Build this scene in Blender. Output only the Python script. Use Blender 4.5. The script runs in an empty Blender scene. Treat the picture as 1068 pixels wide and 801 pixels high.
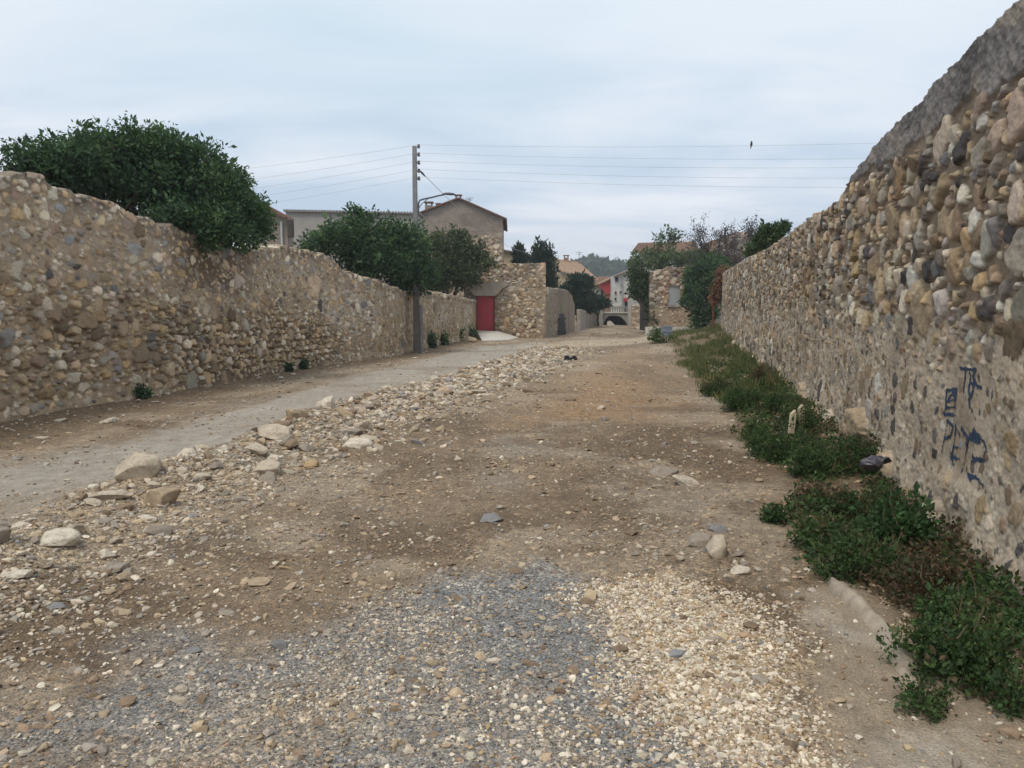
import bpy, bmesh, math, random
import numpy as np
from mathutils import Vector, Matrix, Euler

random.seed(7)
RNG = np.random.default_rng(7)
SC = bpy.context.scene
COL = SC.collection
rad = math.radians

# ------------------------------------------------------------------ camera, sky, sun, exposure
FPX, CX, CY, CAMH, PITCH = 800.0, 534.0, 400.5, 1.6, rad(5.46)
cam = bpy.data.cameras.new("camera")
cam.sensor_width = 36.0
cam.lens = 36.0 * FPX / 1068.0
cam.clip_start = 0.05
cam.clip_end = 6000.0
cam_o = bpy.data.objects.new("camera", cam)
COL.objects.link(cam_o)
cam_o.location = (0, 0, CAMH)
cam_o.rotation_euler = (rad(90) - PITCH, 0, 0)
SC.camera = cam_o

SUN_EL, SUN_AZ = 58.0, -150.0      # degrees; azimuth clockwise from +Y
world = bpy.data.worlds.new("World")
SC.world = world
world.use_nodes = True
wn, wl = world.node_tree.nodes, world.node_tree.links
wn.clear()
w_out = wn.new("ShaderNodeOutputWorld")
w_bg = wn.new("ShaderNodeBackground")
w_bg.inputs["Strength"].default_value = 0.1
w_sky = wn.new("ShaderNodeTexSky")
w_sky.sky_type = 'NISHITA'
w_sky.sun_disc = False
w_sky.sun_elevation = rad(SUN_EL)
w_sky.sun_rotation = rad(SUN_AZ)
w_tc = wn.new("ShaderNodeTexCoord")
w_sep = wn.new("ShaderNodeSeparateXYZ")
wl.new(w_tc.outputs["Generated"], w_sep.inputs[0])


def wmath(op, a, b=None, clamp=False):
    n = wn.new("ShaderNodeMath")
    n.operation = op
    n.use_clamp = clamp
    for i, v in enumerate((a, b)):
        if v is None:
            continue
        if isinstance(v, (int, float)):
            n.inputs[i].default_value = v
        else:
            wl.new(v, n.inputs[i])
    return n.outputs[0]


w_den = wmath('ADD', wmath('MAXIMUM', w_sep.outputs["Z"], 0.0), 0.16)
w_comb = wn.new("ShaderNodeCombineXYZ")
wl.new(wmath('DIVIDE', w_sep.outputs["X"], w_den), w_comb.inputs[0])
wl.new(wmath('DIVIDE', w_sep.outputs["Y"], w_den), w_comb.inputs[1])


def wnoise(scale, detail, sy, off, dist=0.0):
    mp = wn.new("ShaderNodeMapping")
    mp.inputs["Scale"].default_value = (1.0, sy, 1.0)
    mp.inputs["Location"].default_value = off
    mp.inputs["Rotation"].default_value = (0, 0, rad(14))
    wl.new(w_comb.outputs[0], mp.inputs[0])
    n = wn.new("ShaderNodeTexNoise")
    n.inputs["Scale"].default_value = scale
    n.inputs["Detail"].default_value = detail
    n.inputs["Roughness"].default_value = 0.55
    n.inputs["Distortion"].default_value = dist
    wl.new(mp.outputs[0], n.inputs["Vector"])
    return n.outputs["Fac"]


def wramp(src, stops):
    r = wn.new("ShaderNodeValToRGB")
    el = r.color_ramp.elements
    el[0].position, el[0].color = stops[0][0], (*stops[0][1], 1)
    el[1].position, el[1].color = stops[-1][0], (*stops[-1][1], 1)
    for pos, c in stops[1:-1]:
        e = el.new(pos)
        e.color = (*c, 1)
    wl.new(src, r.inputs[0])
    return r.outputs[0]


def wmix(fac, a, b, blend='MIX'):
    m = wn.new("ShaderNodeMix")
    m.data_type = 'RGBA'
    m.blend_type = blend
    if isinstance(fac, (int, float)):
        m.inputs[0].default_value = fac
    else:
        wl.new(fac, m.inputs[0])
    for i, v in ((6, a), (7, b)):
        if isinstance(v, tuple):
            m.inputs[i].default_value = (*v, 1)
        else:
            wl.new(v, m.inputs[i])
    return m.outputs[2]


CL_HI, CL_LO, CL_PALE = (7.3, 7.45, 8.0), (4.1, 5.1, 6.4), (7.7, 7.95, 8.4)
n1 = wnoise(0.75, 5, 2.2, (2.3, 0.4, 0), 0.4)
n2 = wnoise(0.45, 3, 2.0, (7.0, 3.1, 0))
cl = wmix(wramp(n1, [(0.38, (0, 0, 0)), (0.62, (1, 1, 1))]), CL_LO, CL_HI)
# thin high veil, evener towards the zenith
zen = wramp(w_sep.outputs["Z"], [(0.10, (0, 0, 0)), (0.36, (1, 1, 1))])
veil = wmix(wramp(n2, [(0.35, (0, 0, 0)), (0.7, (1, 1, 1))]), (5.7, 6.8, 7.5), CL_PALE)
cl = wmix(wmix(1.0, zen, (0.88, 0.88, 0.88), 'MULTIPLY'), cl, veil)
sky_mix = wmix(0.9, w_sky.outputs[0], cl)
wl.new(sky_mix, w_bg.inputs["Color"])
wl.new(w_bg.outputs[0], w_out.inputs["Surface"])

sun = bpy.data.lights.new("sun", 'SUN')
sun.energy = 1.5
sun.angle = rad(22)
sun.color = (1.0, 0.90, 0.76)
sun_o = bpy.data.objects.new("sun", sun)
COL.objects.link(sun_o)
sd = Vector((math.sin(rad(SUN_AZ)) * math.cos(rad(SUN_EL)), math.cos(rad(SUN_AZ)) * math.cos(rad(SUN_EL)), math.sin(rad(SUN_EL))))
sun_o.rotation_euler = sd.to_track_quat('Z', 'Y').to_euler()
sun_o.location = (0, -10, 40)

SC.view_settings.view_transform = 'Standard'
SC.view_settings.look = 'None'
SC.view_settings.exposure = 0.40
SC.view_settings.gamma = 1.0
SC.view_settings.use_curve_mapping = False
SC.render.engine = 'CYCLES'
SC.cycles.use_denoising = True
SC.cycles.max_bounces = 5
SC.cycles.diffuse_bounces = 3
SC.cycles.transparent_max_bounces = 4

# ------------------------------------------------------------------ measuring the photograph (pixels of the 1068x801 picture)
_c, _s = math.cos(PITCH), math.sin(PITCH)


def ray(x, y):
    dx, dy = (x - CX) / FPX, -(y - CY) / FPX
    return dx, _c + dy * _s, -_s + dy * _c


def at(x, y, Y):
    r = ray(x, y)
    k = Y / r[1]
    return Vector((r[0] * k, Y, CAMH + r[2] * k))


def gp(x, y, z=0.0):
    r = ray(x, y)
    k = (z - CAMH) / r[2]
    return Vector((r[0] * k, r[1] * k, z))


# ------------------------------------------------------------------ numpy noise
def _h(ix, iy, seed):
    n = (ix.astype(np.int64) * 374761393 + iy.astype(np.int64) * 668265263 + seed * 1274126177) & 0xffffffff
    n = ((n ^ (n >> 13)) * 1274126177) & 0xffffffff
    return ((n ^ (n >> 16)) & 0xffff).astype(np.float32) / 65535.0


def vnoise(x, y, seed=0):
    x = np.asarray(x, dtype=np.float64); y = np.asarray(y, dtype=np.float64)
    ix, iy = np.floor(x), np.floor(y)
    fx, fy = x - ix, y - iy
    fx = fx * fx * (3 - 2 * fx); fy = fy * fy * (3 - 2 * fy)
    a = _h(ix, iy, seed); b = _h(ix + 1, iy, seed); c = _h(ix, iy + 1, seed); d = _h(ix + 1, iy + 1, seed)
    return (a + (b - a) * fx) * (1 - fy) + (c + (d - c) * fx) * fy


def fbm(x, y, seed=0, octv=4, gain=0.5):
    x = np.asarray(x, dtype=np.float64); y = np.asarray(y, dtype=np.float64)
    t, amp, tot = 0.0, 1.0, 0.0
    for o in range(octv):
        t = t + amp * (vnoise(x, y, seed + o * 17) - 0.5) * 2
        tot += amp
        x = x * 2.03 + 5.1; y = y * 2.03 + 1.7; amp *= gain
    return t / tot


def sstep(a, b, x):
    t = np.clip((x - a) / (b - a), 0, 1)
    return t * t * (3 - 2 * t)


def poly_sd(px, py, poly):
    """signed distance to a polygon, positive inside"""
    inside = np.zeros(px.shape, bool)
    dmin = np.full(px.shape, 1e9)
    n = len(poly)
    for i in range(n):
        x0, y0 = poly[i][0], poly[i][1]
        x1, y1 = poly[(i + 1) % n][0], poly[(i + 1) % n][1]
        ex, ey = x1 - x0, y1 - y0
        t = np.clip(((px - x0) * ex + (py - y0) * ey) / (ex * ex + ey * ey + 1e-12), 0, 1)
        dmin = np.minimum(dmin, np.hypot(px - x0 - t * ex, py - y0 - t * ey))
        cond = ((y0 > py) != (y1 > py)) & (px < (x1 - x0) * (py - y0) / ((y1 - y0) if abs(y1 - y0) > 1e-9 else 1e-9) + x0)
        inside ^= cond
    return np.where(inside, dmin, -dmin)


def line_d(px, py, pts):
    d = np.full(px.shape, 1e9)
    for (x0, y0), (x1, y1) in zip(pts[:-1], pts[1:]):
        ex, ey = x1 - x0, y1 - y0
        t = np.clip(((px - x0) * ex + (py - y0) * ey) / (ex * ex + ey * ey), 0, 1)
        d = np.minimum(d, np.hypot(px - x0 - t * ex, py - y0 - t * ey))
    return d


# ------------------------------------------------------------------ object helpers
def tag(o, label=None, cat=None, group=None, kind=None):
    if label: o["label"] = label
    if cat: o["category"] = cat
    if group: o["group"] = group
    if kind: o["kind"] = kind
    return o


def thing(name, label, cat, loc=(0, 0, 0), group=None):
    o = bpy.data.objects.new(name, None)
    o.empty_display_size = 0.2
    o.location = loc
    COL.objects.link(o)
    return tag(o, label, cat, group)


def root_loc(o):
    v = Vector((0, 0, 0))
    while o is not None:
        v += o.location
        o = o.parent
    return v


def link(name, me, parent=None, mat=None):
    if mat is not None and len(me.materials) == 0:
        me.materials.append(mat)
    o = bpy.data.objects.new(name, me)
    COL.objects.link(o)
    if parent is not None:
        o.parent = parent
    return o


def np_mesh(name, V, faces, mat=None, parent=None, attrs=None, smooth=False, off=True):
    """V (n,3) world coordinates; faces (m,3) or (m,4) ints; attrs: name -> (n,3) colour or (n,) float"""
    V = np.asarray(V, dtype=np.float32)
    if parent is not None and off:
        V = V - np.array(root_loc(parent), dtype=np.float32)
    faces = np.asarray(faces, dtype=np.int32)
    m, k = faces.shape
    me = bpy.data.meshes.new(name)
    me.vertices.add(len(V))
    me.vertices.foreach_set("co", V.ravel())
    me.loops.add(m * k)
    me.loops.foreach_set("vertex_index", faces.ravel())
    me.polygons.add(m)
    me.polygons.foreach_set("loop_start", np.arange(0, m * k, k, dtype=np.int32))
    me.polygons.foreach_set("loop_total", np.full(m, k, dtype=np.int32))
    me.polygons.foreach_set("use_smooth", np.full(m, smooth, dtype=bool))
    me.update(calc_edges=True)
    for an, av in (attrs or {}).items():
        av = np.asarray(av, dtype=np.float32)
        if av.ndim == 2:
            a = me.attributes.new(an, 'FLOAT_COLOR', 'POINT')
            full = np.ones((len(V), 4), dtype=np.float32)
            full[:, :3] = av
            a.data.foreach_set("color", full.ravel())
        else:
            a = me.attributes.new(an, 'FLOAT', 'POINT')
            a.data.foreach_set("value", av)
    me.validate()
    return link(name, me, parent, mat)


class MB:
    """collects boxes, prisms and tubes for ONE mesh"""

    def __init__(self):
        self.v, self.f = [], []

    def poly(self, pts, faces):
        b = len(self.v)
        self.v += [tuple(p) for p in pts]
        self.f += [tuple(b + i for i in f) for f in faces]

    def box(self, x0, x1, y0, y1, z0, z1):
        self.poly([(x0, y0, z0), (x1, y0, z0), (x1, y1, z0), (x0, y1, z0), (x0, y0, z1), (x1, y0, z1), (x1, y1, z1), (x0, y1, z1)],
                  [(0, 3, 2, 1), (4, 5, 6, 7), (0, 1, 5, 4), (1, 2, 6, 5), (2, 3, 7, 6), (3, 0, 4, 7)])

    def prism(self, front, dvec):
        """front: outline points (3D), extruded by dvec"""
        n = len(front)
        d = Vector(dvec)
        pts = [Vector(p) for p in front] + [Vector(p) + d for p in front]
        self.poly(pts, [tuple(range(n)), tuple(reversed(range(n, 2 * n)))] + [(i, (i + 1) % n + 0, (i + 1) % n + n, i + n) for i in range(n)])

    def tube(self, pts, radii, seg=8):
        pts = [Vector(p) for p in pts]
        if isinstance(radii, (int, float)):
            radii = [radii] * len(pts)
        b0 = len(self.v)
        for i, p in enumerate(pts):
            t = (pts[min(i + 1, len(pts) - 1)] - pts[max(i - 1, 0)]).normalized()
            a = t.cross(Vector((0, 0, 1)))
            if a.length < 1e-3:
                a = t.cross(Vector((0, 1, 0)))
            a.normalize()
            b = t.cross(a)
            for k in range(seg):
                th = 2 * math.pi * k / seg
                self.v.append(tuple(p + (a * math.cos(th) + b * math.sin(th)) * radii[i]))
        for i in range(len(pts) - 1):
            for k in range(seg):
                k2 = (k + 1) % seg
                self.f.append((b0 + i * seg + k, b0 + i * seg + k2, b0 + (i + 1) * seg + k2, b0 + (i + 1) * seg + k))
        self.f.append(tuple(b0 + k for k in reversed(range(seg))))
        self.f.append(tuple(b0 + (len(pts) - 1) * seg + k for k in range(seg)))

    def build(self, name, mat, parent=None, smooth=False, bevel=0.0):
        me = bpy.data.meshes.new(name)
        off = root_loc(parent) if parent is not None else Vector((0, 0, 0))
        me.from_pydata([tuple(Vector(v) - off) for v in self.v], [], self.f)
        bm = bmesh.new()
        bm.from_mesh(me)
        bmesh.ops.recalc_face_normals(bm, faces=bm.faces)
        if bevel > 0:
            bmesh.ops.bevel(bm, geom=[e for e in bm.edges if len(e.link_faces) == 2 and e.calc_face_angle(0) > 0.5], offset=bevel, segments=2, affect='EDGES')
        if smooth:
            for f in bm.faces:
                f.smooth = True
        bm.to_mesh(me)
        bm.free()
        return link(name, me, parent, mat)


# ------------------------------------------------------------------ materials
def mat_new(name):
    m = bpy.data.materials.new(name)
    m.use_nodes = True
    nt = m.node_tree
    nt.nodes.clear()
    out = nt.nodes.new("ShaderNodeOutputMaterial")
    b = nt.nodes.new("ShaderNodeBsdfPrincipled")
    nt.links.new(b.outputs[0], out.inputs[0])
    return m, nt.nodes, nt.links, b


def nmix(N, L, fac, a, b, blend='MIX'):
    m = N.new("ShaderNodeMix")
    m.data_type = 'RGBA'
    m.blend_type = blend
    if isinstance(fac, (int, float)): m.inputs[0].default_value = fac
    else: L.new(fac, m.inputs[0])
    for i, v in ((6, a), (7, b)):
        if isinstance(v, tuple): m.inputs[i].default_value = (*v[:3], 1)
        else: L.new(v, m.inputs[i])
    return m.outputs[2]


def nnoise(N, L, scale, detail=5, vec=None, rough=0.6):
    n = N.new("ShaderNodeTexNoise")
    n.inputs["Scale"].default_value = scale
    n.inputs["Detail"].default_value = detail
    n.inputs["Roughness"].default_value = rough
    if vec is not None: L.new(vec, n.inputs["Vector"])
    return n.outputs["Fac"]


def nramp(N, L, src, p0, c0, p1, c1):
    r = N.new("ShaderNodeValToRGB")
    e = r.color_ramp.elements
    e[0].position, e[0].color = p0, (*c0, 1)
    e[1].position, e[1].color = p1, (*c1, 1)
    L.new(src, r.inputs[0])
    return r.outputs[0]


def ocoord(N):
    return N.new("ShaderNodeTexCoord").outputs["Object"]


def attr_mat(name, fine=60.0, amt=0.5, bump=0.4, bdist=0.01, rough=0.95, spec=0.2, coarse=7.0, transl=0.0):
    """colour comes from the mesh attribute 'col', broken up by two noises, with a fine bump"""
    m, N, L, b = mat_new(name)
    a = N.new("ShaderNodeAttribute")
    a.attribute_name = "col"
    tc = ocoord(N)
    n1 = nnoise(N, L, fine, 6, tc, 0.7)
    n2 = nnoise(N, L, coarse, 4, tc)
    k1 = nramp(N, L, n1, 0.28, (1 - amt,) * 3, 0.72, (1 + amt,) * 3)
    k2 = nramp(N, L, n2, 0.3, (0.82,) * 3, 0.7, (1.16,) * 3)
    c = nmix(N, L, 1.0, a.outputs["Color"], k1, 'MULTIPLY')
    c = nmix(N, L, 1.0, c, k2, 'MULTIPLY')
    L.new(c, b.inputs["Base Color"])
    b.inputs["Roughness"].default_value = rough
    b.inputs["Specular IOR Level"].default_value = spec
    if bump > 0:
        bp = N.new("ShaderNodeBump")
        bp.inputs["Strength"].default_value = bump
        bp.inputs["Distance"].default_value = bdist
        L.new(n1, bp.inputs["Height"])
        L.new(bp.outputs[0], b.inputs["Normal"])
    return m


def plain_mat(name, col, col2=None, scale=6.0, rough=0.85, spec=0.3, bump=0.2, bdist=0.01, metal=0.0, fine=None):
    m, N, L, b = mat_new(name)
    tc = ocoord(N)
    n = nnoise(N, L, scale, 6, tc, 0.65)
    c2 = col2 or tuple(x * 0.7 for x in col)
    L.new(nramp(N, L, n, 0.32, c2, 0.68, col), b.inputs["Base Color"])
    b.inputs["Roughness"].default_value = rough
    b.inputs["Specular IOR Level"].default_value = spec
    b.inputs["Metallic"].default_value = metal
    if bump:
        nf = nnoise(N, L, fine or scale * 6, 5, tc, 0.7)
        bp = N.new("ShaderNodeBump")
        bp.inputs["Strength"].default_value = bump
        bp.inputs["Distance"].default_value = bdist
        L.new(nf, bp.inputs["Height"])
        L.new(bp.outputs[0], b.inputs["Normal"])
    return m


def leaf_mat(name, transl=0.32, rough=0.6):
    m, N, L, b = mat_new(name)
    a = N.new("ShaderNodeAttribute")
    a.attribute_name = "col"
    L.new(a.outputs["Color"], b.inputs["Base Color"])
    b.inputs["Roughness"].default_value = rough
    b.inputs["Specular IOR Level"].default_value = 0.25
    tr = N.new("ShaderNodeBsdfTranslucent")
    L.new(nmix(N, L, 1.0, a.outputs["Color"], (1.1, 1.25, 0.6), 'MULTIPLY'), tr.inputs[0])
    mx = N.new("ShaderNodeMixShader")
    mx.inputs[0].default_value = transl
    L.new(b.outputs[0], mx.inputs[1])
    L.new(tr.outputs[0], mx.inputs[2])
    out = [n for n in N if n.type == 'OUTPUT_MATERIAL'][0]
    L.new(mx.outputs[0], out.inputs[0])
    return m


M = {}
M['masonry'] = attr_mat("masonry", fine=38, amt=0.30, bump=0.5, bdist=0.012, coarse=3.0)
M['far_masonry'] = attr_mat("far_masonry", fine=14, amt=0.35, bump=0.4, bdist=0.03, coarse=2.0)
M['stone'] = attr_mat("stone", fine=24, amt=0.30, bump=0.45, bdist=0.01, coarse=5.0)
_nt = M['stone'].node_tree
_b = [n for n in _nt.nodes if n.type == 'BSDF_PRINCIPLED'][0]
_src = _b.inputs["Base Color"].links[0].from_socket
_dn = nnoise(_nt.nodes, _nt.links, 2.2, 6, ocoord(_nt.nodes), 0.7)
_nt.links.new(nmix(_nt.nodes, _nt.links, nramp(_nt.nodes, _nt.links, _dn, 0.46, (0, 0, 0), 0.68, (0.85,) * 3), _src, (0.20, 0.15, 0.105)), _b.inputs["Base Color"])
M['gravel'] = attr_mat("gravel", fine=120, amt=0.25, bump=0.0, coarse=20.0)
M['leaf'] = leaf_mat("leaf")
M['bark'] = plain_mat("bark", (0.10, 0.075, 0.055), (0.05, 0.038, 0.03), 9, bump=0.6, bdist=0.03)
M['concrete'] = plain_mat("concrete", (0.30, 0.285, 0.26), (0.20, 0.19, 0.175), 3, bump=0.3)
M['pale_concrete'] = plain_mat("pale_concrete", (0.62, 0.58, 0.52), (0.48, 0.45, 0.40), 2, bump=0.2)
M['pole_concrete'] = plain_mat("pole_concrete", (0.24, 0.235, 0.235), (0.16, 0.158, 0.16), 4, bump=0.3)
M['pole_foot'] = plain_mat("pole_foot", (0.15, 0.13, 0.115), (0.09, 0.08, 0.07), 6, bump=0.3)
M['dark_wood'] = plain_mat("dark_wood", (0.085, 0.07, 0.06), (0.045, 0.038, 0.034), 8, bump=0.4)
M['metal'] = plain_mat("metal", (0.10, 0.11, 0.125), (0.07, 0.075, 0.085), 12, rough=0.5, bump=0.05)
M['wire'] = plain_mat("wire", (0.42, 0.44, 0.47), (0.38, 0.40, 0.43), 20, rough=0.6, bump=0)
M['ceramic'] = plain_mat("ceramic", (0.14, 0.12, 0.11), (0.09, 0.08, 0.075), 20, rough=0.3, bump=0)
M['red_door'] = plain_mat("red_door", (0.46, 0.05, 0.07), (0.37, 0.042, 0.058), 5, rough=0.5, bump=0.1)
M['render_grey'] = plain_mat("render_grey", (0.34, 0.32, 0.29), (0.25, 0.235, 0.215), 0.5, bump=0.3, bdist=0.03, fine=8)
M['render_brown'] = plain_mat("render_brown", (0.28, 0.235, 0.195), (0.20, 0.165, 0.14), 0.8, bump=0.4, bdist=0.03, fine=9)
M['cream'] = plain_mat("cream", (0.52, 0.43, 0.28), (0.43, 0.35, 0.23), 0.7, bump=0.2, bdist=0.02)
M['white'] = plain_mat("white", (0.60, 0.585, 0.56), (0.44, 0.425, 0.40), 0.9, bump=0.2, bdist=0.02)
M['rust'] = plain_mat("rust", (0.17, 0.075, 0.045), (0.08, 0.04, 0.03), 9, bump=0.5)
M['brick'] = plain_mat("brick", (0.36, 0.20, 0.13), (0.24, 0.12, 0.08), 4, bump=0.5, bdist=0.03)
M['red_clad'] = plain_mat("red_clad", (0.42, 0.065, 0.07), (0.33, 0.05, 0.055), 1.5, bump=0.1)
M['red_sign'] = plain_mat("red_sign", (0.30, 0.03, 0.05), (0.24, 0.025, 0.04), 3, bump=0)
M['glass_dark'] = plain_mat("glass_dark", (0.03, 0.034, 0.04), (0.02, 0.022, 0.026), 3, rough=0.15, spec=0.5, bump=0)
M['shutter'] = plain_mat("shutter", (0.42, 0.44, 0.43), (0.34, 0.355, 0.35), 3, rough=0.6, bump=0.1)
M['tile'] = plain_mat("tile", (0.27, 0.165, 0.11), (0.17, 0.105, 0.075), 3, bump=0.4, bdist=0.03)
M['tile_pale'] = plain_mat("tile_pale", (0.40, 0.285, 0.20), (0.26, 0.18, 0.13), 3, bump=0.4, bdist=0.03)
M['tile_red'] = plain_mat("tile_red", (0.20, 0.105, 0.08), (0.13, 0.07, 0.055), 3, bump=0.4, bdist=0.03)
M['tile_grey'] = plain_mat("tile_grey", (0.25, 0.235, 0.225), (0.16, 0.15, 0.145), 4, bump=0.4, bdist=0.03)
M['graffiti'] = plain_mat("graffiti", (0.028, 0.060, 0.12), (0.03, 0.045, 0.075), 25, rough=0.6, bump=0.1)
M['plastic_black'] = plain_mat("plastic_black", (0.025, 0.024, 0.028), (0.015, 0.015, 0.018), 10, rough=0.35, spec=0.5, bump=0.1)
M['plastic_blue'] = plain_mat("plastic_blue", (0.22, 0.26, 0.32), (0.17, 0.20, 0.25), 8, rough=0.5, bump=0.05)
M['pale_wood'] = plain_mat("pale_wood", (0.55, 0.47, 0.34), (0.42, 0.35, 0.25), 12, bump=0.3)
M['feather'] = plain_mat("feather", (0.035, 0.035, 0.04), (0.02, 0.02, 0.025), 30, bump=0.1)
M['panel_wood'] = plain_mat("panel_wood", (0.07, 0.07, 0.075), (0.045, 0.045, 0.05), 6, bump=0.3)  # the leaning door panel's own dark grey

# ------------------------------------------------------------------ ground shape and zones
LEFT = [(0, 445, 180), (40, 437, 180), (75, 430, 197), (120, 423, 208), (160, 416, 228), (215, 405, 246), (262, 396, 264), (285, 391, 258),
        (330, 383, 262), (345, 381, 266), (362, 379, 284), (395, 375, 293), (412, 372, 299), (430, 368, 306), (455, 362, 305), (490, 355, 313)]
left_pts = []
for x_, yb_, yt_ in LEFT:
    g_ = gp(x_, yb_)
    left_pts.append((g_.x, g_.y, at(x_, yt_, g_.y).z))
left_pts = [(-7.9, 4.0, 3.5), (-7.45, 7.5, 3.5)] + left_pts + [(-2.18, 46.3, 2.2)]
RW = lambda Y: 1.95 + 0.225 * Y     # line of the right wall's foot


def P2(lst):
    return [(gp(x, y).x, gp(x, y).y) for x, y in lst]


bank_line = P2([(-120, 680), (0, 592), (95, 540), (200, 500), (300, 458), (400, 422), (480, 396), (545, 374), (572, 364)])
track_poly = P2([(-200, 560), (0, 488), (120, 462), (240, 430), (330, 402), (430, 378), (500, 362), (560, 357), (575, 360), (530, 376), (470, 394), (380, 420),
                 (280, 452), (190, 486), (90, 528), (0, 565), (-200, 700)])
rubble_poly = P2([(-200, 700), (0, 560), (90, 520), (190, 484), (280, 452), (380, 420), (470, 394), (545, 372), (590, 362), (575, 374), (520, 400), (430, 436), (340, 470), (260, 520),
                  (200, 560), (80, 600), (0, 650), (-200, 800)])
grey_poly = P2([(300, 830), (330, 740), (380, 670), (420, 625), (480, 600), (565, 588), (625, 612), (640, 650), (660, 700), (650, 730), (700, 745), (780, 830)])
grey2_poly = P2([(-200, 830), (60, 720), (200, 672), (330, 665), (420, 640), (380, 700), (330, 830)])
tan_poly = P2([(600, 610), (700, 600), (770, 630), (800, 665), (835, 720), (835, 830), (770, 830), (735, 770), (690, 750), (650, 700), (640, 650)])
tan2_poly = P2([(330, 690), (430, 630), (460, 640), (520, 700), (640, 745), (680, 830), (150, 830), (250, 720)])
mud_poly = P2([(835, 620), (880, 600), (1000, 700), (1200, 700), (1200, 900), (860, 900), (840, 740)])
red_poly = P2([(560, 440), (600, 380), (660, 360), (700, 380), (700, 420), (640, 440)])
pale_poly = P2([(540, 362), (600, 355), (690, 353), (690, 359), (600, 363), (560, 372)])
weed_poly = P2([(690, 341), (696, 352), (706, 372), (722, 388), (748, 412), (772, 432), (766, 455), (800, 486), (838, 508), (812, 536), (838, 570), (832, 592), (900, 632),
                (948, 655), (938, 705), (930, 745), (1010, 752), (1180, 735), (1180, 640), (1068, 622), (925, 491), (885, 461), (800, 396), (775, 371), (748, 344)])


def ground_z(X, Y, detail=True):
    X = np.asarray(X, dtype=np.float64); Y = np.asarray(Y, dtype=np.float64)
    z = 0.035 * fbm(X * 0.45, Y * 0.45, 3, 3)
    db = line_d(X, Y, bank_line)
    z = z + (0.15 + 0.14 * fbm(X * 1.3, Y * 1.3, 11, 4)) * np.exp(-(db / 0.6) ** 2)
    if detail:
        tr = sstep(-0.2, 0.4, poly_sd(X, Y, track_poly))
        amp = 1 - 0.75 * tr
        z = z + amp * (0.022 * fbm(X * 2.2, Y * 2.2, 21, 4) + 0.010 * fbm(X * 11, Y * 11, 31, 3, 0.65))
        z = z + amp * 0.006 * fbm(X * 34, Y * 34, 41, 2) * (Y < 25)
    dw = RW(Y) - X                                   # distance in front of the right wall (sideways)
    z = z + 0.16 * np.exp(-(dw / 0.8) ** 2) * sstep(5.0, 9.0, Y)
    z = z + 0.42 * sstep(22, 42, Y) * sstep(5.5, 1.0, dw)
    # foot of the left wall: a little earth bank
    lx = np.interp(Y, [p[1] for p in left_pts], [p[0] for p in left_pts])
    z = z + 0.05 * np.exp(-((X - lx) / 0.5) ** 2) * (Y < 47)
    z = z * sstep(130, 70, Y)
    return z


def gz1(x, y):
    return float(ground_z(np.array([x]), np.array([y]))[0])


# the ground sheet: a fan that is fine near the camera and reaches the horizon
NY, NX = 900, 900
AP = 8.0
yy = np.concatenate([np.linspace(-7.5, 1.6, 22)[:-1], np.geomspace(1.6 + 3, 140 + 3, NY) - 3, np.geomspace(150, 900, 20)])
tt = np.linspace(-1, 1, NX)
tt = 0.62 * tt + 0.55 * tt ** 3
GX = tt[None, :] * (yy[:, None] + AP)
GY = np.repeat(yy[:, None], NX, 1)
GZ = ground_z(GX, GY)


def gnoise(sc, seed, o=4):
    return fbm(GX * sc, GY * sc, seed, o)


def mask(poly, soft, namp, nsc, seed):
    return sstep(-soft, soft, poly_sd(GX, GY, poly) + namp * fbm(GX * nsc, GY * nsc, seed, 4, 0.6))


def lerp(a, col, m):
    return a + (np.array(col) - a) * m[..., None]


base = np.empty((*GX.shape, 3))
base[:] = (0.222, 0.168, 0.118)
base = lerp(base, (0.132, 0.096, 0.066), sstep(-0.15, 0.35, gnoise(0.8, 51)) * 0.8)
base = lerp(base, (0.33, 0.27, 0.205), sstep(0.05, 0.45, gnoise(1.3, 61)) * 0.65)
base = lerp(base, (0.27, 0.245, 0.215), sstep(-0.05, 0.4, fbm(GX * 0.7, GY * 0.3, 63, 5, 0.6)) * 0.6 * sstep(5, 8, GY))
base = lerp(base, (0.31, 0.20, 0.115), mask(red_poly, 0.8, 0.8, 0.9, 71) * 0.75)
base = lerp(base, (0.27, 0.22, 0.165), sstep(9, 26, GY) * 0.55)
base = lerp(base, (0.17, 0.128, 0.09), sstep(0.0, 0.4, fbm(GX * 0.28, GY * 0.12, 57, 4, 0.6)) * 0.7 * sstep(10, 18, GY))
base = lerp(base, (0.38, 0.32, 0.25), sstep(0.12, 0.45, fbm(GX * 0.5, GY * 0.22, 58, 4, 0.65)) * 0.6 * sstep(10, 18, GY))
m_track = mask(track_poly, 0.22, 0.25, 1.5, 81)
base = lerp(base, (0.35, 0.31, 0.262), m_track * 0.95)
base = lerp(base, (0.43, 0.39, 0.335), m_track * sstep(0.08, 0.4, fbm(GX * 1.7, GY * 0.8, 85, 5, 0.65)) * 0.5)
base = lerp(base, (0.25, 0.20, 0.15), m_track * sstep(0.05, 0.4, gnoise(0.7, 83)) * 0.6)
m_rub = mask(rubble_poly, 0.25, 0.3, 1.5, 91)
base = lerp(base, (0.29, 0.235, 0.175), m_rub * 0.8)
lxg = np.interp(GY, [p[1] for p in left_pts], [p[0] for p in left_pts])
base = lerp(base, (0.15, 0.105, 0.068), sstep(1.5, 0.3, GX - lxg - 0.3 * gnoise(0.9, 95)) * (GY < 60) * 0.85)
base = lerp(base, (0.48, 0.40, 0.30), mask(pale_poly, 0.5, 0.6, 0.6, 99) * 0.45)
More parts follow.
